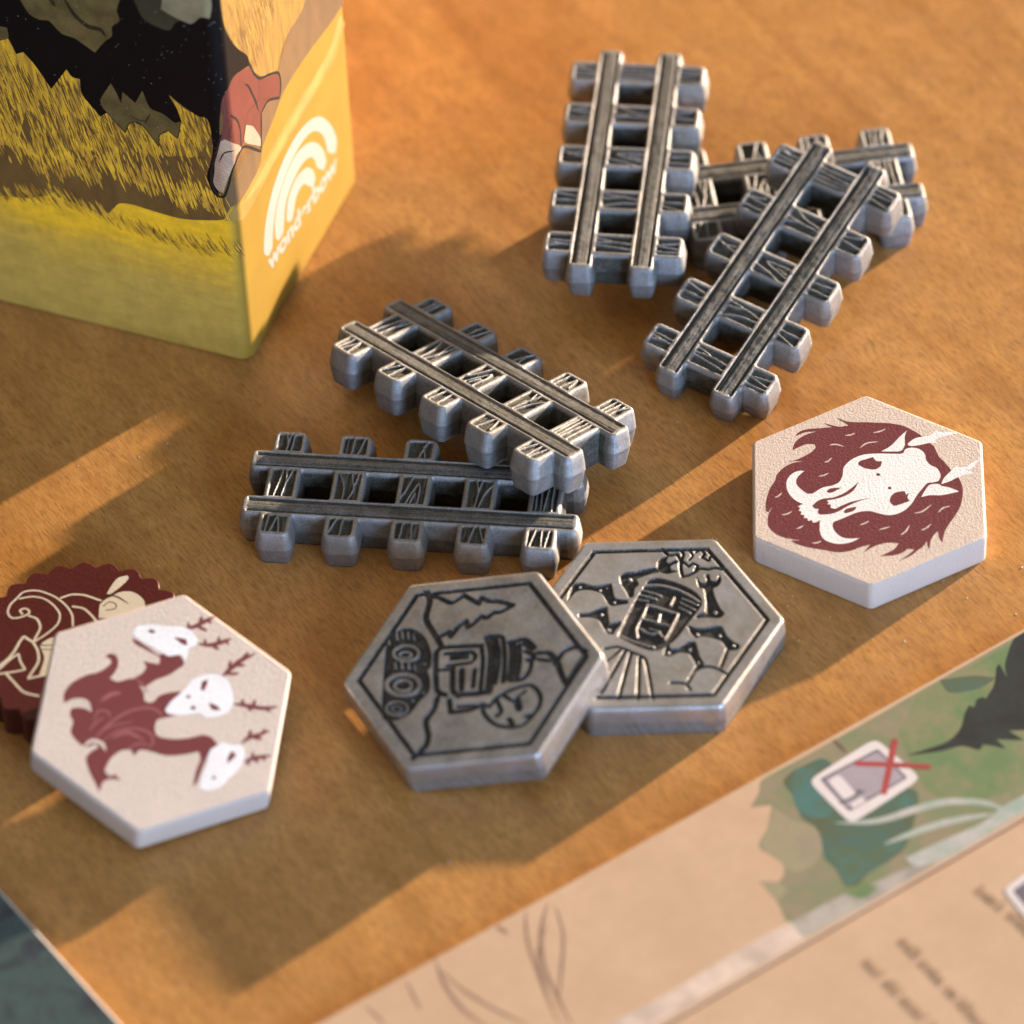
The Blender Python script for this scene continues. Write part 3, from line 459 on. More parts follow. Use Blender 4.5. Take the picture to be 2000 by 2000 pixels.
def track_data():
    dx = .0096
    xs = np.arange(-LT / 2 - .05, LT / 2 + .05, dx); ys = np.arange(-S_ - .05, S_ + .05, dx); X, Y = np.meshgrid(xs, ys)
    D = np.full(X.shape, 9.0)
    def smin(a, b, k=.03):
        h = np.clip(.5 + .5 * (b - a) / k, 0, 1); return b * (1 - h) + a * h - k * h * (1 - h)
    for i in range(5): D = smin(D, sd_box(X, Y, (i - 2) * PITCH_S, 0, WS / 2, S_, .085))
    for s in (-1, 1): D = smin(D, sd_box(X, Y, 0, s * G_, LT / 2, WR / 2, .075))
    H = top_round(D, .032); Wm = np.full(X.shape, .22)
    rec = np.zeros(X.shape)
    for s in (-1, 1):                                   # rails: raised lip, grooves, brushed bar
        v = Y - s * G_; xe = sst(0, .03, LT / 2 - .055 - np.abs(X)); on = (np.abs(v) < WR / 2)
        for v0, ww, dd in ((.098, .012, .034), (.066, .007, .018), (-.096, .013, .036)):
            gk = np.exp(-((v - v0) / ww) ** 2); rec += on * xe * dd * gk; Wm += on * xe * .9 * gk
        br = vnoise(X * .35, v * 60 + s * 7, 1.0, 3) * .55 + vnoise(X * 1.2, v * 110 + s * 3, 1.0, 4) * .45
        bar = xe * sst(.086, .076, np.abs(v)) * on
        rec += bar * (-.004 + .010 * br + .5 * np.minimum(np.abs(v), .09) ** 2); Wm += bar * (.24 + .46 * br)
    def panel(cx, cy, hx, hy, r, strokes, flip):
        nonlocal rec, Wm
        x0, x1 = np.searchsorted(xs, [cx - hx - .03, cx + hx + .03]); y0, y1 = np.searchsorted(ys, [cy - hy - .03, cy + hy + .03])
        sl = (slice(y0, y1), slice(x0, x1)); x, y = X[sl], Y[sl]
        m = sst(0, .016, -sd_box(x, y, cx, cy, hx, hy, r))
        rid = np.zeros(x.shape)
        for st in strokes:
            P = curve_pts([(cx + a * hx, cy + b * hy) for a, b in st], False, 4)
            d = np.min([seg_dist(x, y, P[k], P[k + 1]) for k in range(len(P) - 1)], 0)
            rid = np.maximum(rid, sst(.0165, .006, d))
        rid = np.maximum(rid, .42 * sst(.58, .70, vnoise(x * 1.0 + 3 * cx, y * .09 + .02 * np.sin(x * 30), 34, 21 + int(abs(cx * 10))))) 
        rec[sl] += m * (.036 * (1 - rid) - .004) * 1.0
        Wm[sl] += m * (1 - rid) * (.62 + .25 * vnoise(x, y, 14, 8))
    for i in range(5):
        cx = (i - 2) * PITCH_S; hx = WS / 2 - .052
        panel(cx, 0, hx, G_ - WR / 2 - .006, .01, GR_M[i], 0)
        e0 = G_ + WR / 2 + .006; e1 = S_ - .052
        panel(cx, -(e0 + e1) / 2, hx, (e1 - e0) / 2, .035, GR_N[i], 0); panel(cx, (e0 + e1) / 2, hx, (e1 - e0) / 2, .035, GR_F[i], 0)
    H = H - rec + (vnoise(X, Y, 16, 1) - .5) * .005 * sst(0, .05, -D) + (vnoise(X, Y, 45, 2) - .5) * .0022
    Wm += .25 * np.clip(rec / .03, 0, 1) + .12 * vnoise(X, Y, 6, 9)
    def reg(cx, cy):
        r = np.where(np.abs(np.abs(cy) - G_) < WR / 2, np.where(cy > 0, 6, 5), np.clip(np.round(cx / PITCH_S) + 2, 0, 4)); return r.astype(int)
    prof = [(0, -.032), (.009, -.07), (.020, -.13), (.030, -.20), (.034, -.245), (.038, -.262), (.026, -.272), (.024, -.33), (.012, -.40), (.000, -.455), (-.008, -.488), (-.013, -TT)]
    def sw(x, y, z, rn):
        inn = np.abs(y) < (G_ - WR / 2 + .03)
        deep = (np.abs(y) < G_ + WR / 2 + .06) & (np.abs(x) < LT / 2 - .12)
        return .08 + .34 * vnoise(x + z, y - z, 11, 12) + .36 * inn + .30 * deep + .10 * (z < -.27)
    return relief(D, X, Y, H, Wm, dx, prof, -TT, reg, sw)
TRK = region_meshes('track_part', track_data(), TT, M_TRACK)
def place_track(M, label):
    t = empty('railway_track_piece', Matrix.Translation((0, 0, .002)) @ M @ Matrix.Translation((0, 0, -TT)), label, 'track piece', 'antiqued metal railway track pieces')
    for i in range(5): mesh_obj('sleeper', TRK[i], None, t)
    for i in (5, 6): mesh_obj('rail', TRK[i], None, t)
    return t
def Mt(T, R): return pmat(R, (T[0], T[1] + OY, T[2]))
a = -0.1459912; R1 = [[math.cos(a), -math.sin(a), 0], [math.sin(a), math.cos(a), 0], [0, 0, 1]]
place_track(Mt((-1.17104, 42.62379, TT), R1), 'dark metal track piece lying flat just behind the two metal coins')
place_track(Mt((-0.2913, 44.1998, 0.8106), [[0.67595, 0.73487, 0.05533], [-0.72693, 0.65253, 0.21398], [0.12114, -0.18486, 0.97527]]), 'metal track piece nearest the box, one end resting on a flat dark track piece')
place_track(Mt((3.3836, 45.8626, 0.8244), [[0.53794, -0.84288, -0.01292], [0.82996, 0.53225, -0.16696], [0.14761, 0.07909, 0.98588]]), 'greenish grey metal track piece leaning diagonally, low end near the tusked skull tile')
place_track(Mt((1.6507, 47.7835, 1.042), [[0.14645, -0.98919, -0.008], [0.98921, 0.14648, -0.00294], [0.00408, -0.00748, 0.99996]]), 'rear metal track piece with bright pink glints along both rails, pointing straight away')
a = 0.0963; RR5 = [[math.cos(a), -math.sin(a), 0], [math.sin(a), math.cos(a), 0], [0, 0, 1]]
place_track(Mt((3.3614, 47.6969, TT), RR5), 'mostly hidden metal track piece lying underneath two others at the back')

# ------------------------------------------------------------------ engraved metal coins
def coin_data(art, R=1.553, T=.467, seed=0):
    dx = .0088; n = R + .05
    xs = np.arange(-n, n, dx); X, Y = np.meshgrid(xs, xs); D = sd_hex(X, Y, R, .11)
    H = top_round(D, .050); Wm = .16 + .22 * vnoise(X, Y, 5, seed + 1) + .12 * vnoise(X, Y, 17, seed + 2)
    EW = sst(.036, .020, np.abs(D + .185)); E = sst(.030, .014, np.abs(D + .185))                      # frame groove
    for it in art:
        t = it[0]
        if t == 'P':
            P = [K(p) for p in it[1]]; P = curve_pts(P, True, 3)
        elif t in 'LR': P = curve_pts([K(p) for p in it[1]], False, 4)
        else: P = [K(it[1])]
        ww = (it[2] / 1000 / 2) if t in 'LRDC' else 0
        px = [p[0] for p in P]; py = [p[1] for p in P]; mg = ww + .04
        x0, x1 = np.searchsorted(xs, [min(px) - mg, max(px) + mg]); y0, y1 = np.searchsorted(xs, [min(py) - mg, max(py) + mg])
        if x1 <= x0 or y1 <= y0: continue
        sl = (slice(y0, y1), slice(x0, x1)); x, y = X[sl], Y[sl]
        if t in 'DC': d = np.hypot(x - P[0][0], y - P[0][1]) - ww * (1.6 if t == 'D' else 1)
        else:
            nseg = len(P) if t == 'P' else len(P) - 1
            d = np.full(x.shape, 9.0); ins = np.zeros(x.shape, bool)
            for k in range(nseg):
                a, b = P[k], P[(k + 1) % len(P)]; d = np.minimum(d, seg_dist(x, y, a, b))
                if t == 'P' and a[1] != b[1]:
                    c = (a[1] > y) != (b[1] > y); ins ^= c & (x < (b[0] - a[0]) * (y - a[1]) / (b[1] - a[1]) + a[0])
            d = np.where(ins, -d, d) if t == 'P' else d - ww * 1.45
        m = sst(.006, -.006, d); mw = sst(.013, .001, d)
        if t in 'PLC': E[sl] = np.maximum(E[sl], m); EW[sl] = np.maximum(EW[sl], mw)
        else: E[sl] = E[sl] * (1 - m * .92); EW[sl] = EW[sl] * (1 - sst(.002, -.008, d) * .85)
    E *= sst(-.10, -.14, D); EW *= sst(-.10, -.14, D)
    H = H - .024 * E + (vnoise(X, Y, 14, seed) - .5) * .0020 * sst(0, .1, -D)
    Wm += 1.1 * EW
    reg = lambda cx, cy: (sd_hex(cx, cy, R, .11) < -.19).astype(int)
    prof = [(0, -.050), (.006, -.10), (.012, -.17), (.016, -.235), (.012, -.245), (.012, -.30), (.008, -.37), (.002, -.42), (-.005, -.45), (-.010, -T)]
    return relief(D, X, Y, H, Wm, dx, prof, -T, reg, lambda x, y, z, rn: .10 + .32 * vnoise(x * 3 + z, y * 3 - z, 8, 12) + .25 * (z < -.24))
def coin(M, art, label, seed):
    t = empty('metal_hexagon_coin', Matrix.Translation((0, 0, .002)) @ M @ Matrix.Translation((0, 0, -.467)), label, 'coin', 'engraved metal hexagon coins')
    ms = region_meshes('coin_part', coin_data(art, seed=seed), .467, M_COIN)
    mesh_obj('rim', ms[0], None, t); mesh_obj('engraved_face', ms[1], None, t)
def rzM(a): return [[math.cos(a), -math.sin(a), 0], [math.sin(a), math.cos(a), 0], [0, 0, 1]]
coin(Mt((1.59220932, 40.3150950, .467), rzM(1.01935322)), ART['coin_b'], 'metal hexagon coin lying flat, engraved with a many armed robot face and wrenches', 40)
coin(Mt((-0.54279843, 39.52201644, 0.69359123), [[0.5281821490914957, -0.8364817287689565, -0.14602032330051457], [0.836048728123671, 0.5423673199169919, -0.08282641178302637], [0.14847943151790813, -0.07833267339850641, 0.9858082220667272]]), ART['coin_a'], 'metal hexagon coin propped on another, engraved with a pine tree and tracked machine', 50)

# ------------------------------------------------------------------ lofted bodies
def loft(name, rings, mat, parent=None, cap=True, sharp=False):
    n = len(rings[0]); V = [p for r in rings for p in r]; F = []
    for k in range(len(rings) - 1):
        for i in range(n):
            j = (i + 1) % n; F.append((k * n + i, k * n + j, (k + 1) * n + j, (k + 1) * n + i))
    if cap: F.append(tuple(range((len(rings) - 1) * n, len(rings) * n))); F.append(tuple(reversed(range(n))))
    me = bpy.data.meshes.new(name); me.from_pydata(V, [], F); me.update(); smooth(me)
    if cap:
        me.polygons[len(F) - 1].use_smooth = False; me.polygons[len(F) - 2].use_smooth = False
    return mesh_obj(name, me, mat, parent)
def rpoly(C, r, off, z, seg=6):
    """convex rounded polygon: C are corner-arc centres (ccw) with radius r"""
    out = []; n = len(C)
    for i in range(n):
        a = Vector(C[i]) - Vector(C[i - 1]); b = Vector(C[(i + 1) % n]) - Vector(C[i])
        a0 = math.atan2(a.y, a.x) - math.pi / 2; a1 = math.atan2(b.y, b.x) - math.pi / 2
        while a1 < a0: a1 += 2 * math.pi
        for k in range(seg + 1):
            t = a0 + (a1 - a0) * k / seg; out.append((C[i][0] + (r + off) * math.cos(t), C[i][1] + (r + off) * math.sin(t), z))
    return out
def bevel_levels(T, b, foot=None):
    f = foot or b; L = []
    for k in range(5): t = math.pi / 2 * k / 4; L.append((-f + f * math.sin(t), f - f * math.cos(t)))
    for k in range(7): t = math.pi / 2 * k / 6; L.append((-b + b * math.cos(t), T - b + b * math.sin(t)))
    return L
def decals(name, items, mat, parent, z, fn=None, n=4, bis=None, step=.00025, joined=False):
    """printed shapes lying on a surface: filled outlines and ribbons of ink"""
    if not joined and len(items) > 1:
        for k, it in enumerate(items): o = decals(name, [it], mat, parent, z + step * k, fn, n, bis, step)
        return o
    V = []; F = []; zz = z
    for it in items:
        zz += step
        if it[0] in 'PQ':
            P = curve_pts([K(p) for p in it[1]], True, n, 75 if it[0] == 'P' else 60)
            tris = tessellate_polygon([[Vector((p[0], p[1], 0)) for p in P]]); b = len(V)
            V += [(p[0], p[1], zz) for p in P]; F += [tuple(b + i for i in t) for t in tris]
        else:
            P = [np.array(p) for p in curve_pts([K(p) for p in it[1]], False, 5)]; ww = it[2] / 2000; taper = len(it) > 3; m = len(P); b = len(V)
            for k, p in enumerate(P):
                a = P[min(k + 1, m - 1)] - P[max(k - 1, 0)]; a /= np.linalg.norm(a) + 1e-9; nn = np.array([-a[1], a[0]])
                s = k / (m - 1); h = ww * ((1 - abs(2 * s - 1) ** 3) * .9 + .12 if taper else 1)
                for e in (1, -1): q = p + nn * h * e; V.append((q[0], q[1], zz))
            for k in range(m - 1): F.append((b + 2 * k + 1, b + 2 * k + 3, b + 2 * k + 2, b + 2 * k))
            if not taper:
                for c, k in ((P[0], 0), (P[-1], m - 1)):
                    b2 = len(V); V += [(c[0] + ww * math.cos(t * math.pi / 5), c[1] + ww * math.sin(t * math.pi / 5), zz + step / 2) for t in range(10)]; F.append(tuple(range(b2, b2 + 10)))
    me = bpy.data.meshes.new(name); me.from_pydata(V, [], F)
    bm = bmesh.new(); bm.from_mesh(me)
    if bis:
        for u in bis: bmesh.ops.bisect_plane(bm, geom=bm.verts[:] + bm.edges[:] + bm.faces[:], plane_co=(u, 0, 0), plane_no=(1, 0, 0))
    for f in bm.faces:
        if f.normal.z < 0: f.normal_flip()
    if fn:
        for v in bm.verts: v.co = fn(v.co.x, v.co.y, v.co.z)
        if len(bm.faces): bm.normal_update()
    bm.to_mesh(me); bm.free(); me.update()
    return mesh_obj(name, me, mat, parent)

# ------------------------------------------------------------------ painted wooden hexagon tiles
def wood_tile(M, label, R=1.605, T=.43):
    t = empty('wooden_hexagon_tile', Matrix.Translation((0, 0, .002)) @ M @ Matrix.Translation((0, 0, -T)), label, 'game tile', 'painted wooden hexagon tiles')
    r = .10; C = [((R - r / .866) * math.cos(math.radians(60 * k)), (R - r / .866) * math.sin(math.radians(60 * k))) for k in range(6)]
    loft('tile_body', [rpoly(C, r, o, z) for o, z in bevel_levels(T, .035, .05)], M_CREAM, t)
    return t
T_ = .43
t = wood_tile(Mt((4.29085, 42.35552, .43), rzM(1.50928)), 'pale hexagon tile printed with a white tusked skull in a burgundy mane')
for nm, k, m, z in (('printed_mane', 'boar_mane', M_BURG, .0002), ('printed_skull', 'boar_skull', M_WHITEP, .0004), ('printed_eye_mark', 'boar_marks', M_BURG, .0010), ('printed_hair_stroke', 'boar_nicks', M_CREAM, .0004)):
    decals(nm, ART[k], m, t, T_ + z, step=.00008)
t = wood_tile(Mt((-4.1315846, 38.99634215, .79116), [[0.1669938320290942, -0.9775485456879884, 0.12849864157856858], [0.9674695305516468, 0.1373441909239156, -0.21246006842141257], [0.19004148893969167, 0.1597980414233973, 0.9686840653375234]]), 'pale hexagon tile leaning on the red one, printed with three antlered deer skulls')
for nm, it, m, z in (('printed_body', ART['hydra_body'][:2], M_BURG2, .0002), ('printed_antler', ART['hydra_body'][2:], M_BURG2, .0003), ('printed_swirl', ART['hydra_swirls'], M_SWIRL, .0006),
                     ('printed_curl', ART['hydra_bites'], M_CREAM, .0011), ('printed_skull', ART['hydra_skulls'], M_WHITEP, .0014), ('printed_eye_mark', ART['hydra_marks'], M_BURG2, .0017)):
    decals(nm, it, m, t, T_ + z, step=.00002 if nm == 'printed_antler' else .00005)

# ------------------------------------------------------------------ dark red scalloped tile
rcx, rcy = ART['red_c']; TR = .45
t = empty('scalloped_tile', Matrix.Translation((rcx, rcy + OY, .004)), 'dark red round tile with a scalloped edge, half under the leaning pale hexagon', 'game tile')
def scal(off, z, n=416, k=26):
    out = []
    for i in range(n):
        a = 2 * math.pi * i / n; s = 1 - abs(2 * (((a + .0063) * k / (2 * math.pi)) % 1) - 1) ** 1.5; r = 1.215 + .095 * s + off
        out.append((r * math.cos(a), r * math.sin(a), z))
    return out
loft('tile_body', [scal(o, z) for o, z in bevel_levels(TR, .02, .04)], M_RED, t)
decals('printed_line', ART['red_lines'], M_LINE, t, TR + .0003, step=.00006)
decals('printed_ink_mark', ART['red_marks'], M_INK, t, TR + .0014, step=.00006)

# ------------------------------------------------------------------ game box
bi = ART['box']; BR_ = .17; BW = bi['w']; BL = 13.0; BH = 7.8
MB_ = Matrix.Translation((bi['corner'][0], bi['corner'][1] + OY, .004)) @ Matrix.Rotation(math.radians(bi['ang']), 4, 'Z')
# the traced corner is the visible one: pull the body out a little so that the rounded corner passes through it
box = empty('game_box', MB_, 'yellow and black printed cardboard game box standing at the upper left', 'box')
def box_material():
    m = NT('box_cardboard_print'); sp = m.n('ShaderNodeSeparateXYZ'); m.l(m.tc, sp.inputs[0]); X, Y, Z = sp.outputs
    wob = m.noise(1.2, 4, .6, m.mapping(scale=(.6, .6, 2.2)))
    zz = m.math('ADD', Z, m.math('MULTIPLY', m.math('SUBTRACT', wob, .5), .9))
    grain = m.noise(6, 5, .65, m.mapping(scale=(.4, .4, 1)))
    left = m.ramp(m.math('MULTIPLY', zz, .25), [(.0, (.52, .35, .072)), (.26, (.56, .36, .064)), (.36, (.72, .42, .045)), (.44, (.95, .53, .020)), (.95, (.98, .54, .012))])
    left = m.mix(m.math('MULTIPLY', m.ramp(grain, [(.35, 1), (.6, 0)]), .34), left, (.26, .17, .03))
    left = m.mix(m.math('MULTIPLY', m.ramp(m.noise(9, 5, .7, m.mapping(rot=(.6, 0, 0), scale=(1, .8, .35))), [(.38, 1), (.6, 0)]), .16), left, (.22, .13, .03))
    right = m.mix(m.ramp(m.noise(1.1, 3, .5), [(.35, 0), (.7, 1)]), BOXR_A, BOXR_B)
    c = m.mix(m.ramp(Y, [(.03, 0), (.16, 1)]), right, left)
    m.set(Base_Color=c, Roughness=.62, Specular_IOR_Level=.25)
    m.bump(m.noise(45, 3, .5), .12, .006); return m.m
BOXR_A, BOXR_B = (.275, .168, .022), (.25, .145, .018)  # side facing the low sun, colour darkened to offset its brightness
M_BOX = box_material()
C = [(BR_, BR_), (BW - BR_, BR_), (BW - BR_, BL), (BR_, BL)]
loft('box_body', [rpoly(C, BR_, o, z, 10) for o, z in bevel_levels(BH, .06, .05)], M_BOX, box)
def wrap(u, v, z):
    e = z; r = BR_
    if u > r: return Vector((u, -e, v))
    if u < -r: return Vector((-e, -u, v))
    q = min(9.9999, max(0, (u + r) / (2 * r) * 10)); k = int(q); f = q - k       # same ten facets as the box body
    P = [(r - (r + e) * math.cos(j * math.pi / 20), r - (r + e) * math.sin(j * math.pi / 20)) for j in (k, k + 1)]
    return Vector((P[0][0] * (1 - f) + P[1][0] * f, P[0][1] * (1 - f) + P[1][1] * f, v))
BIS = [BR_ * (k / 10 * 2 - 1) for k in range(11)]
def clampz(items):   # keep the print on the box
    out = []
    for it in items:
        if it[0] in 'PQLR': it = (it[0], [(max(-12500, min(3560, p[0])), max(60, min(7700, p[1]))) for p in it[1]]) + tuple(it[2:])
        out.append(it)
    return out
M_BROWN = print_material('brown_ground_print', (.13, .070, .024), .35, .2, .25, (.20, .105, .028), 3.0, (1, 1, .35))
M_RBR = print_material('sun_toned_ground_print', (.125, .068, .026), .6, .2, .2, (.17, .090, .030), 3.0, (1, 1, .35))  # copy of the ground brown, tone set for the sunlit side
M_YELR = print_material('sun_toned_grass_print', (.30, .18, .022), .6, .2, .3, (.21, .105, .024), 3.2, (3.0, 3.0, .55))  # copy of the grass yellow, darkened to offset sun on this side
M_YEL = print_material('yellow_grass_print', (.90, .50, .030), .35, .2, .3, (.36, .19, .035), 3.2, (3.0, 3.0, .55))
M_BLK = print_material('black_fur_print', (.003, .003, .004), .42, .1)
M_BLK.node_tree.nodes['Principled BSDF'].inputs['Specular IOR Level'].default_value = .18
M_OLV = print_material('olive_print', (.165, .115, .040), .35, .25, .3)
M_DOLV = print_material('dark_olive_print', (.022, .020, .010), .35, .2)
M_GRY = print_material('moss_grey_print', (.26, .22, .125), .35, .15)
M_DGRY = print_material('dark_moss_print', (.040, .040, .022), .35, .2)
M_RCL = print_material('brick_red_print', (.17, .042, .030), .35, .1, .3)
M_CRM = print_material('foot_cream_print', (.50, .33, .22), .35, .1, .35)
M_NVY = print_material('navy_outline_print', (.006, .007, .012), .35, .1)
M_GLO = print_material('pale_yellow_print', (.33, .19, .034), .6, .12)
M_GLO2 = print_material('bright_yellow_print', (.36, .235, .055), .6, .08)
M_DOT = print_material('pale_speck_print', (.45, .45, .42), .5)
M_LOGO = print_material('white_logo_print', (.37, .33, .28), .35, .03)
M_STR = print_material('brown_stroke_print', (.20, .105, .026), .35, .2, 0, (.09, .045, .016), 3)
M_STY = print_material('golden_stroke_print', (.88, .50, .035), .35, .2, 0, (.48, .25, .035), 3)
def bxd(nm, items, mat, z, st=.0002, joined=False): return decals(nm, clampz(items), mat, box, z * .3, wrap, 4, BIS, st * .3, joined)
bxd('printed_ground', ART['bx_brown'], M_BROWN, .0006)
bxd('printed_sun_toned_ground', ART['bx_rbrown'], M_RBR, .0008); bxd('printed_bright_stripe', ART['bx_glow'], M_GLO, .0009); bxd('printed_bright_stripe', ART['bx_glow2'], M_GLO2, .0012)
bxd('printed_grass', ART['bx_yellow'][:1], M_YEL, .0015); bxd('printed_sun_toned_grass', ART['bx_yellow'][1:], M_YELR, .0015)
rnd = random.Random(4)
def zy_px(u): return 0
def joined(nm, items, mat, z): o = bxd(nm, items, mat, z, .0000008, True); o['kind'] = 'stuff'; return o
st = []; sy = []; su = []; sr = []
def blade(lst, u, z0, L, lean, w0): lst.append(('L', [(int(u), int(z0 + L / 2)), (int(u + lean * .4), int(z0)), (int(u + lean), int(z0 - L / 2))], w0, 1))
def gline(u): return 2720 + 90 * math.sin(u / 310) + 60 * math.sin(u / 97) - u * .03     # where the grass meets the bare ground
for k in range(1500):                    # brown hatching over the grass
    u = rnd.uniform(-4300, -120); t_ = rnd.random() ** 1.3; z0 = gline(u) - 60 + t_ * 1500; L = rnd.uniform(70, 330)
    blade(st, u, z0, L, rnd.uniform(.15, .34) * L, rnd.randint(8, 20))
for k in range(520):                     # golden blades, hanging into the ground band
    u = rnd.uniform(-4300, -120); z0 = gline(u) + rnd.gauss(0, 110); L = rnd.uniform(80, 330)
    blade(sy, u, z0, L, rnd.uniform(.15, .34) * L, rnd.randint(9, 24))
for k in range(260):
    u = rnd.uniform(-4300, -120); z0 = gline(u) + rnd.uniform(100, 1200); L = rnd.uniform(80, 260)
    blade(sy, u, z0, L, rnd.uniform(.15, .34) * L, rnd.randint(9, 18))
for k in range(260):                     # blades on the narrow side
    u = rnd.uniform(180, 1700); L = rnd.uniform(90, 380); z0 = rnd.uniform(3700 + u * .55, 5600)
    blade(st if rnd.random() < .75 else sr, u, z0, L, L * .2, rnd.randint(8, 16))
edge = []
for k in range(520):                     # ragged lower edge of the ground band
    u = rnd.uniform(-4300, 60); z0 = 1990 + 120 * math.sin(u / 420 + 1) + rnd.gauss(0, 55) - max(0, u + 1100) * .17; L = rnd.uniform(60, 260)
    blade(edge if rnd.random() < .55 else su, u, z0, L, L * .6, rnd.randint(7, 16))
joined('printed_brown_blades', st + edge, M_STR, .0022); joined('printed_golden_blades', sy + su, M_STY, .0045); joined('printed_pale_blades', sr, M_GLO2, .0046)
bxd('printed_creature', ART['bx_black'], M_BLK, .0062)
bxd('printed_patch', ART['bx_olive'], M_OLV, .0066); bxd('printed_patch_stroke', ART['bx_dolive'], M_DOLV, .0078)  # dark streaks and outlines drawn in the print
bxd('printed_patch', ART['bx_dgrey'], M_DGRY, .0066); bxd('printed_patch', ART['bx_grey'], M_GRY, .0072)
bxd('printed_red_cloth', ART['bx_red'], M_RCL, .0068); bxd('printed_foot', ART['bx_cream'], M_CRM, .0076)
bxd('printed_outline', ART['bx_navy'], M_NVY, .0084)
dots = []
for k in range(150):
    u = rnd.choice((rnd.uniform(-4200, -150), rnd.gauss(-900, 500), rnd.uniform(-200, 350))); u = min(u, 420)
    z0 = rnd.uniform(3000, 6200); r_ = rnd.choice((4, 4, 5, 6, 9))
    dots.append(('L', [(int(u), int(z0)), (int(u + rnd.uniform(-6, 6)), int(z0 + rnd.uniform(3, 9)))], r_))
o = bxd('printed_white_specks', dots, M_DOT, .0100, .0000008, True); o['kind'] = 'stuff'
bxd('logo_arch', ART['bx_logo'], M_LOGO, .0015)
# lettering under the arches
def text_mesh(body, size, bold=.012):
    cu = bpy.data.curves.new('lettering', 'FONT'); cu.body = body; cu.size = size; cu.offset = bold; cu.space_character = 1.0
    ob = bpy.data.objects.new('lettering', cu); COL.objects.link(ob)
    dg = bpy.context.evaluated_depsgraph_get(); me = bpy.data.meshes.new_from_object(ob.evaluated_get(dg)); bpy.data.objects.remove(ob); return me
tm = text_mesh('wonderbow', .42, .016)
xs_ = [v.co.x for v in tm.vertices]; tx0, tx1 = min(xs_), max(xs_)
(u0, z0), (u1, z1) = ART['bx_text']; u0 /= 1000; u1 /= 1000; z0 /= 1000; z1 /= 1000
for v in tm.vertices:
    s = (v.co.x - tx0) / (tx1 - tx0); v.co = Vector((u0 + (u1 - u0) * s, -.0017, z0 + (z1 - z0) * s + v.co.y * .95 - .02))
mesh_obj('logo_lettering', tm, M_LOGO, box)

# ------------------------------------------------------------------ folded game board, lower right
bd = ART['board']; BT = .12
MB2 = Matrix.Translation((bd['o'][0], bd['o'][1] + OY, .004)) @ Matrix.Rotation(math.radians(bd['ang']), 4, 'Z')
board = empty('game_board', MB2, 'beige folded game board with green painted scenery at the lower right corner', 'game board')
def card_material(name, a, b, edge=None):
    m = NT(name); n = m.noise(.8, 5, .6); n2 = m.noise(5, 4, .6)
    c = m.mix(m.ramp(n, [(.3, 0), (.7, 1)]), a, b); c = m.mix(m.math('MULTIPLY', m.ramp(n2, [(.4, 0), (.65, 1)]), .35), c, tuple(x * .93 for x in b))
    m.set(Base_Color=c, Roughness=.5, Specular_IOR_Level=.35); m.bump(m.noise(40, 3, .5), .15, .006); return m.m
M_CARD = card_material('beige_card', (.52, .365, .245), (.46, .315, .205))
def slab(name, x0, x1, y0, y1, T, mat, par, r=.03, z0=0, b=.012):
    C = [(x0 + r, y0 + r), (x1 - r, y0 + r), (x1 - r, y1 - r), (x0 + r, y1 - r)]
    return loft(name, [[(p[0], p[1], p[2] + z0) for p in rpoly(C, r, o, z, 4)] for o, z in bevel_levels(T, b)], mat, par)
W1 = bd['w']
slab('board_panel', -26, 14, -W1 + .018, 0, BT, M_CARD, board); slab('board_panel', -26, 14, -W1 - 14, -W1 - .018, BT - .004, M_CARD, board)
# linen hinge strip bent over the fold
slab('fold_hinge', -26, 14, -W1 - .05, -W1 + .05, BT - .03, card_material('hinge_paper', (.48, .30, .20), (.40, .24, .155)), board, .01, 0, .004)
def P_(n, c, v=.15, c2=None, s=2.6): return print_material(n, c, .45, v, 0, c2, s)
layers = [('printed_forest', 'bd_green', P_('forest_green_print', (.165, .195, .105), .2, (.24, .20, .13), 3), .0004),
 ('printed_earth', 'bd_brown', P_('earth_print', (.26, .215, .155), .2, (.28, .25, .15), 3), .0008), ('printed_light_leaves', 'bd_lgreen', P_('leaf_green_print', (.115, .185, .080), .2, (.20, .20, .105), 2.4), .0008),
 ('printed_dark_leaves', 'bd_teal', P_('teal_green_print', (.060, .120, .098), .2, (.085, .10, .052), 2.6), .0014), ('printed_deep_leaves', 'bd_dteal', P_('deep_green_print', (.075, .115, .065), .2, (.06, .15, .14)), .0020),
 ('printed_feather', 'bd_black', P_('charcoal_print', (.020, .026, .026), .2), .0020), ('printed_pale_strip', 'bd_strip', P_('snow_strip_print', (.62, .50, .42)), .0006), ('printed_pale_strip', 'bd_gstrip', P_('grey_strip_print', (.38, .35, .31)), .0008),
 ('printed_water', 'bd_white', P_('water_print', (.42, .40, .38), .1, (.27, .34, .29), 4), .0026), ('printed_twig', 'bd_twig', P_('twig_print', (.16, .10, .07)), .0020),
 ('printed_icon_frame', 'ic_white', P_('icon_white_print', (.62, .57, .57), .02), .0036), ('printed_icon_dark', 'ic_dark', P_('icon_dark_print', (.14, .12, .16), .05), .0042),  # dark layer prints as the line inside the frame
 ('printed_icon_field', 'ic_grey', P_('icon_grey_print', (.33, .29, .335), .05), .0048), ('printed_icon_shape', 'ic_block', P_('icon_block_print', (.62, .57, .58), .02), .0052),
 ('printed_icon_mark', 'ic_tail', P_('icon_mark_print', (.08, .07, .09), .02), .0056), ('printed_red_cross', 'ic_red', P_('cross_red_print', (.36, .055, .055), .1), .0060),
 ('printed_root', 'bd_roots', P_('root_brown_print', (.27, .17, .125), .15), .0010)]
for nm, k, m, z in layers: decals(nm, ART[k], m, board, BT + z * .35, step=.00003)
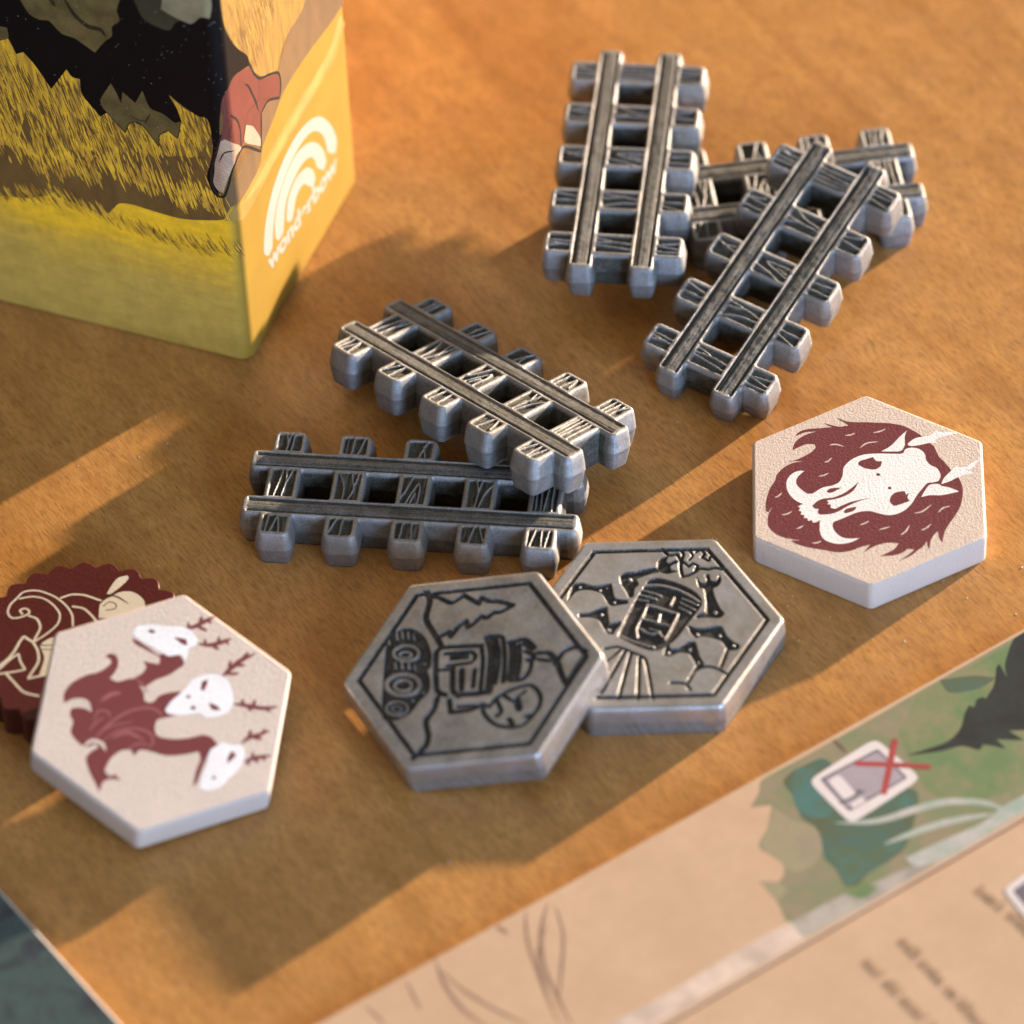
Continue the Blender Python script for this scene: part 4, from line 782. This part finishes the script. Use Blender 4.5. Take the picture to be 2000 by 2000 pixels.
# small rows of print, too soft to read
rows = []
for (a, b) in ART['bd_textlines']:
    a = np.array(a, float); b = np.array(b, float); d = (b - a); L = np.linalg.norm(d); d /= L; nn = np.array([-d[1], d[0]]); s = 0
    while s < L:
        wl = rnd.uniform(160, 420); e = min(L, s + wl)
        while s < e:
            h = rnd.choice((95, 95, 95, 140)); p = a + d * s
            rows.append(('L', [tuple((p - nn * 45).astype(int)), tuple((p + nn * (h - 45)).astype(int))], 24))
            if rnd.random() < .6: rows.append(('L', [tuple((p + nn * rnd.choice((-32, 0, 30))).astype(int)), tuple((p + d * 38 + nn * rnd.choice((-32, 0, 30))).astype(int))], 13))
            s += rnd.uniform(34, 56)
        s += rnd.uniform(50, 80)
o = decals('printed_small_text', rows, P_('text_brown_print', (.27, .175, .115), .1), board, BT + .0003, step=.000001, joined=True); o['kind'] = 'stuff'

# ------------------------------------------------------------------ dark teal card at the lower left
tb = ART['teal']; ta = Vector((tb['a'][0], tb['a'][1] + OY, .004)); tbv = Vector((tb['b'][0], tb['b'][1] + OY, .004)); dv = tbv - ta; an = math.atan2(dv.y, dv.x)
card = empty('dark_card', Matrix.Translation(ta) @ Matrix.Rotation(an, 4, 'Z'), 'dark blue-green board corner with a pale cut edge at the lower left', 'card')
m = NT('dark_teal_print'); n = m.noise(1.6, 6, .65, dist=.6)
c = m.ramp(n, [(.3, (.016, .019, .028)), (.45, (.036, .048, .058)), (.55, (.045, .080, .080)), (.68, (.024, .026, .038))]); m.set(Base_Color=c, Roughness=.4); 
slab('card_body', -8, 12, -9, 0, .15, paint_material('grey_card_edge', (.50, .47, .44), .7, .2), card, .03, 0, .02)
slab('printed_face', -7.97, 11.97, -8.97, -.03, .004, m.m, card, .02, .149, .001)

# ------------------------------------------------------------------ crumbs of dust on the table
bm = bmesh.new(); rnd2 = random.Random(9)
for (x, y, s) in ((6.05, 41.35, .012), (5.35, 40.9, .010), (5.9, 40.6, .009), (4.55, 40.25, .010), (6.3, 40.95, .008), (5.1, 41.2, .008), (-.2, 45.6, .010), (2.1, 45.1, .007), (-4.2, 44.1, .008), (-.9, 37.2, .009)) + tuple((rnd2.uniform(-6, 6), rnd2.uniform(35.5, 50), rnd2.uniform(.003, .008)) for _ in range(220)):
    r = bmesh.ops.create_icosphere(bm, subdivisions=1, radius=s)
    for v in r['verts']: v.co = Vector((v.co.x * rnd2.uniform(.7, 1.5), v.co.y, v.co.z * .6)) + Vector((x, y + OY, s * .4))
me = bpy.data.meshes.new('dust_specks'); bm.to_mesh(me); bm.free()
tag(mesh_obj('dust_specks', me, paint_material('pale_dust', (.75, .7, .62), .8, .1)), 'tiny pale dust specks scattered on the wooden table', 'dust', kind='stuff')
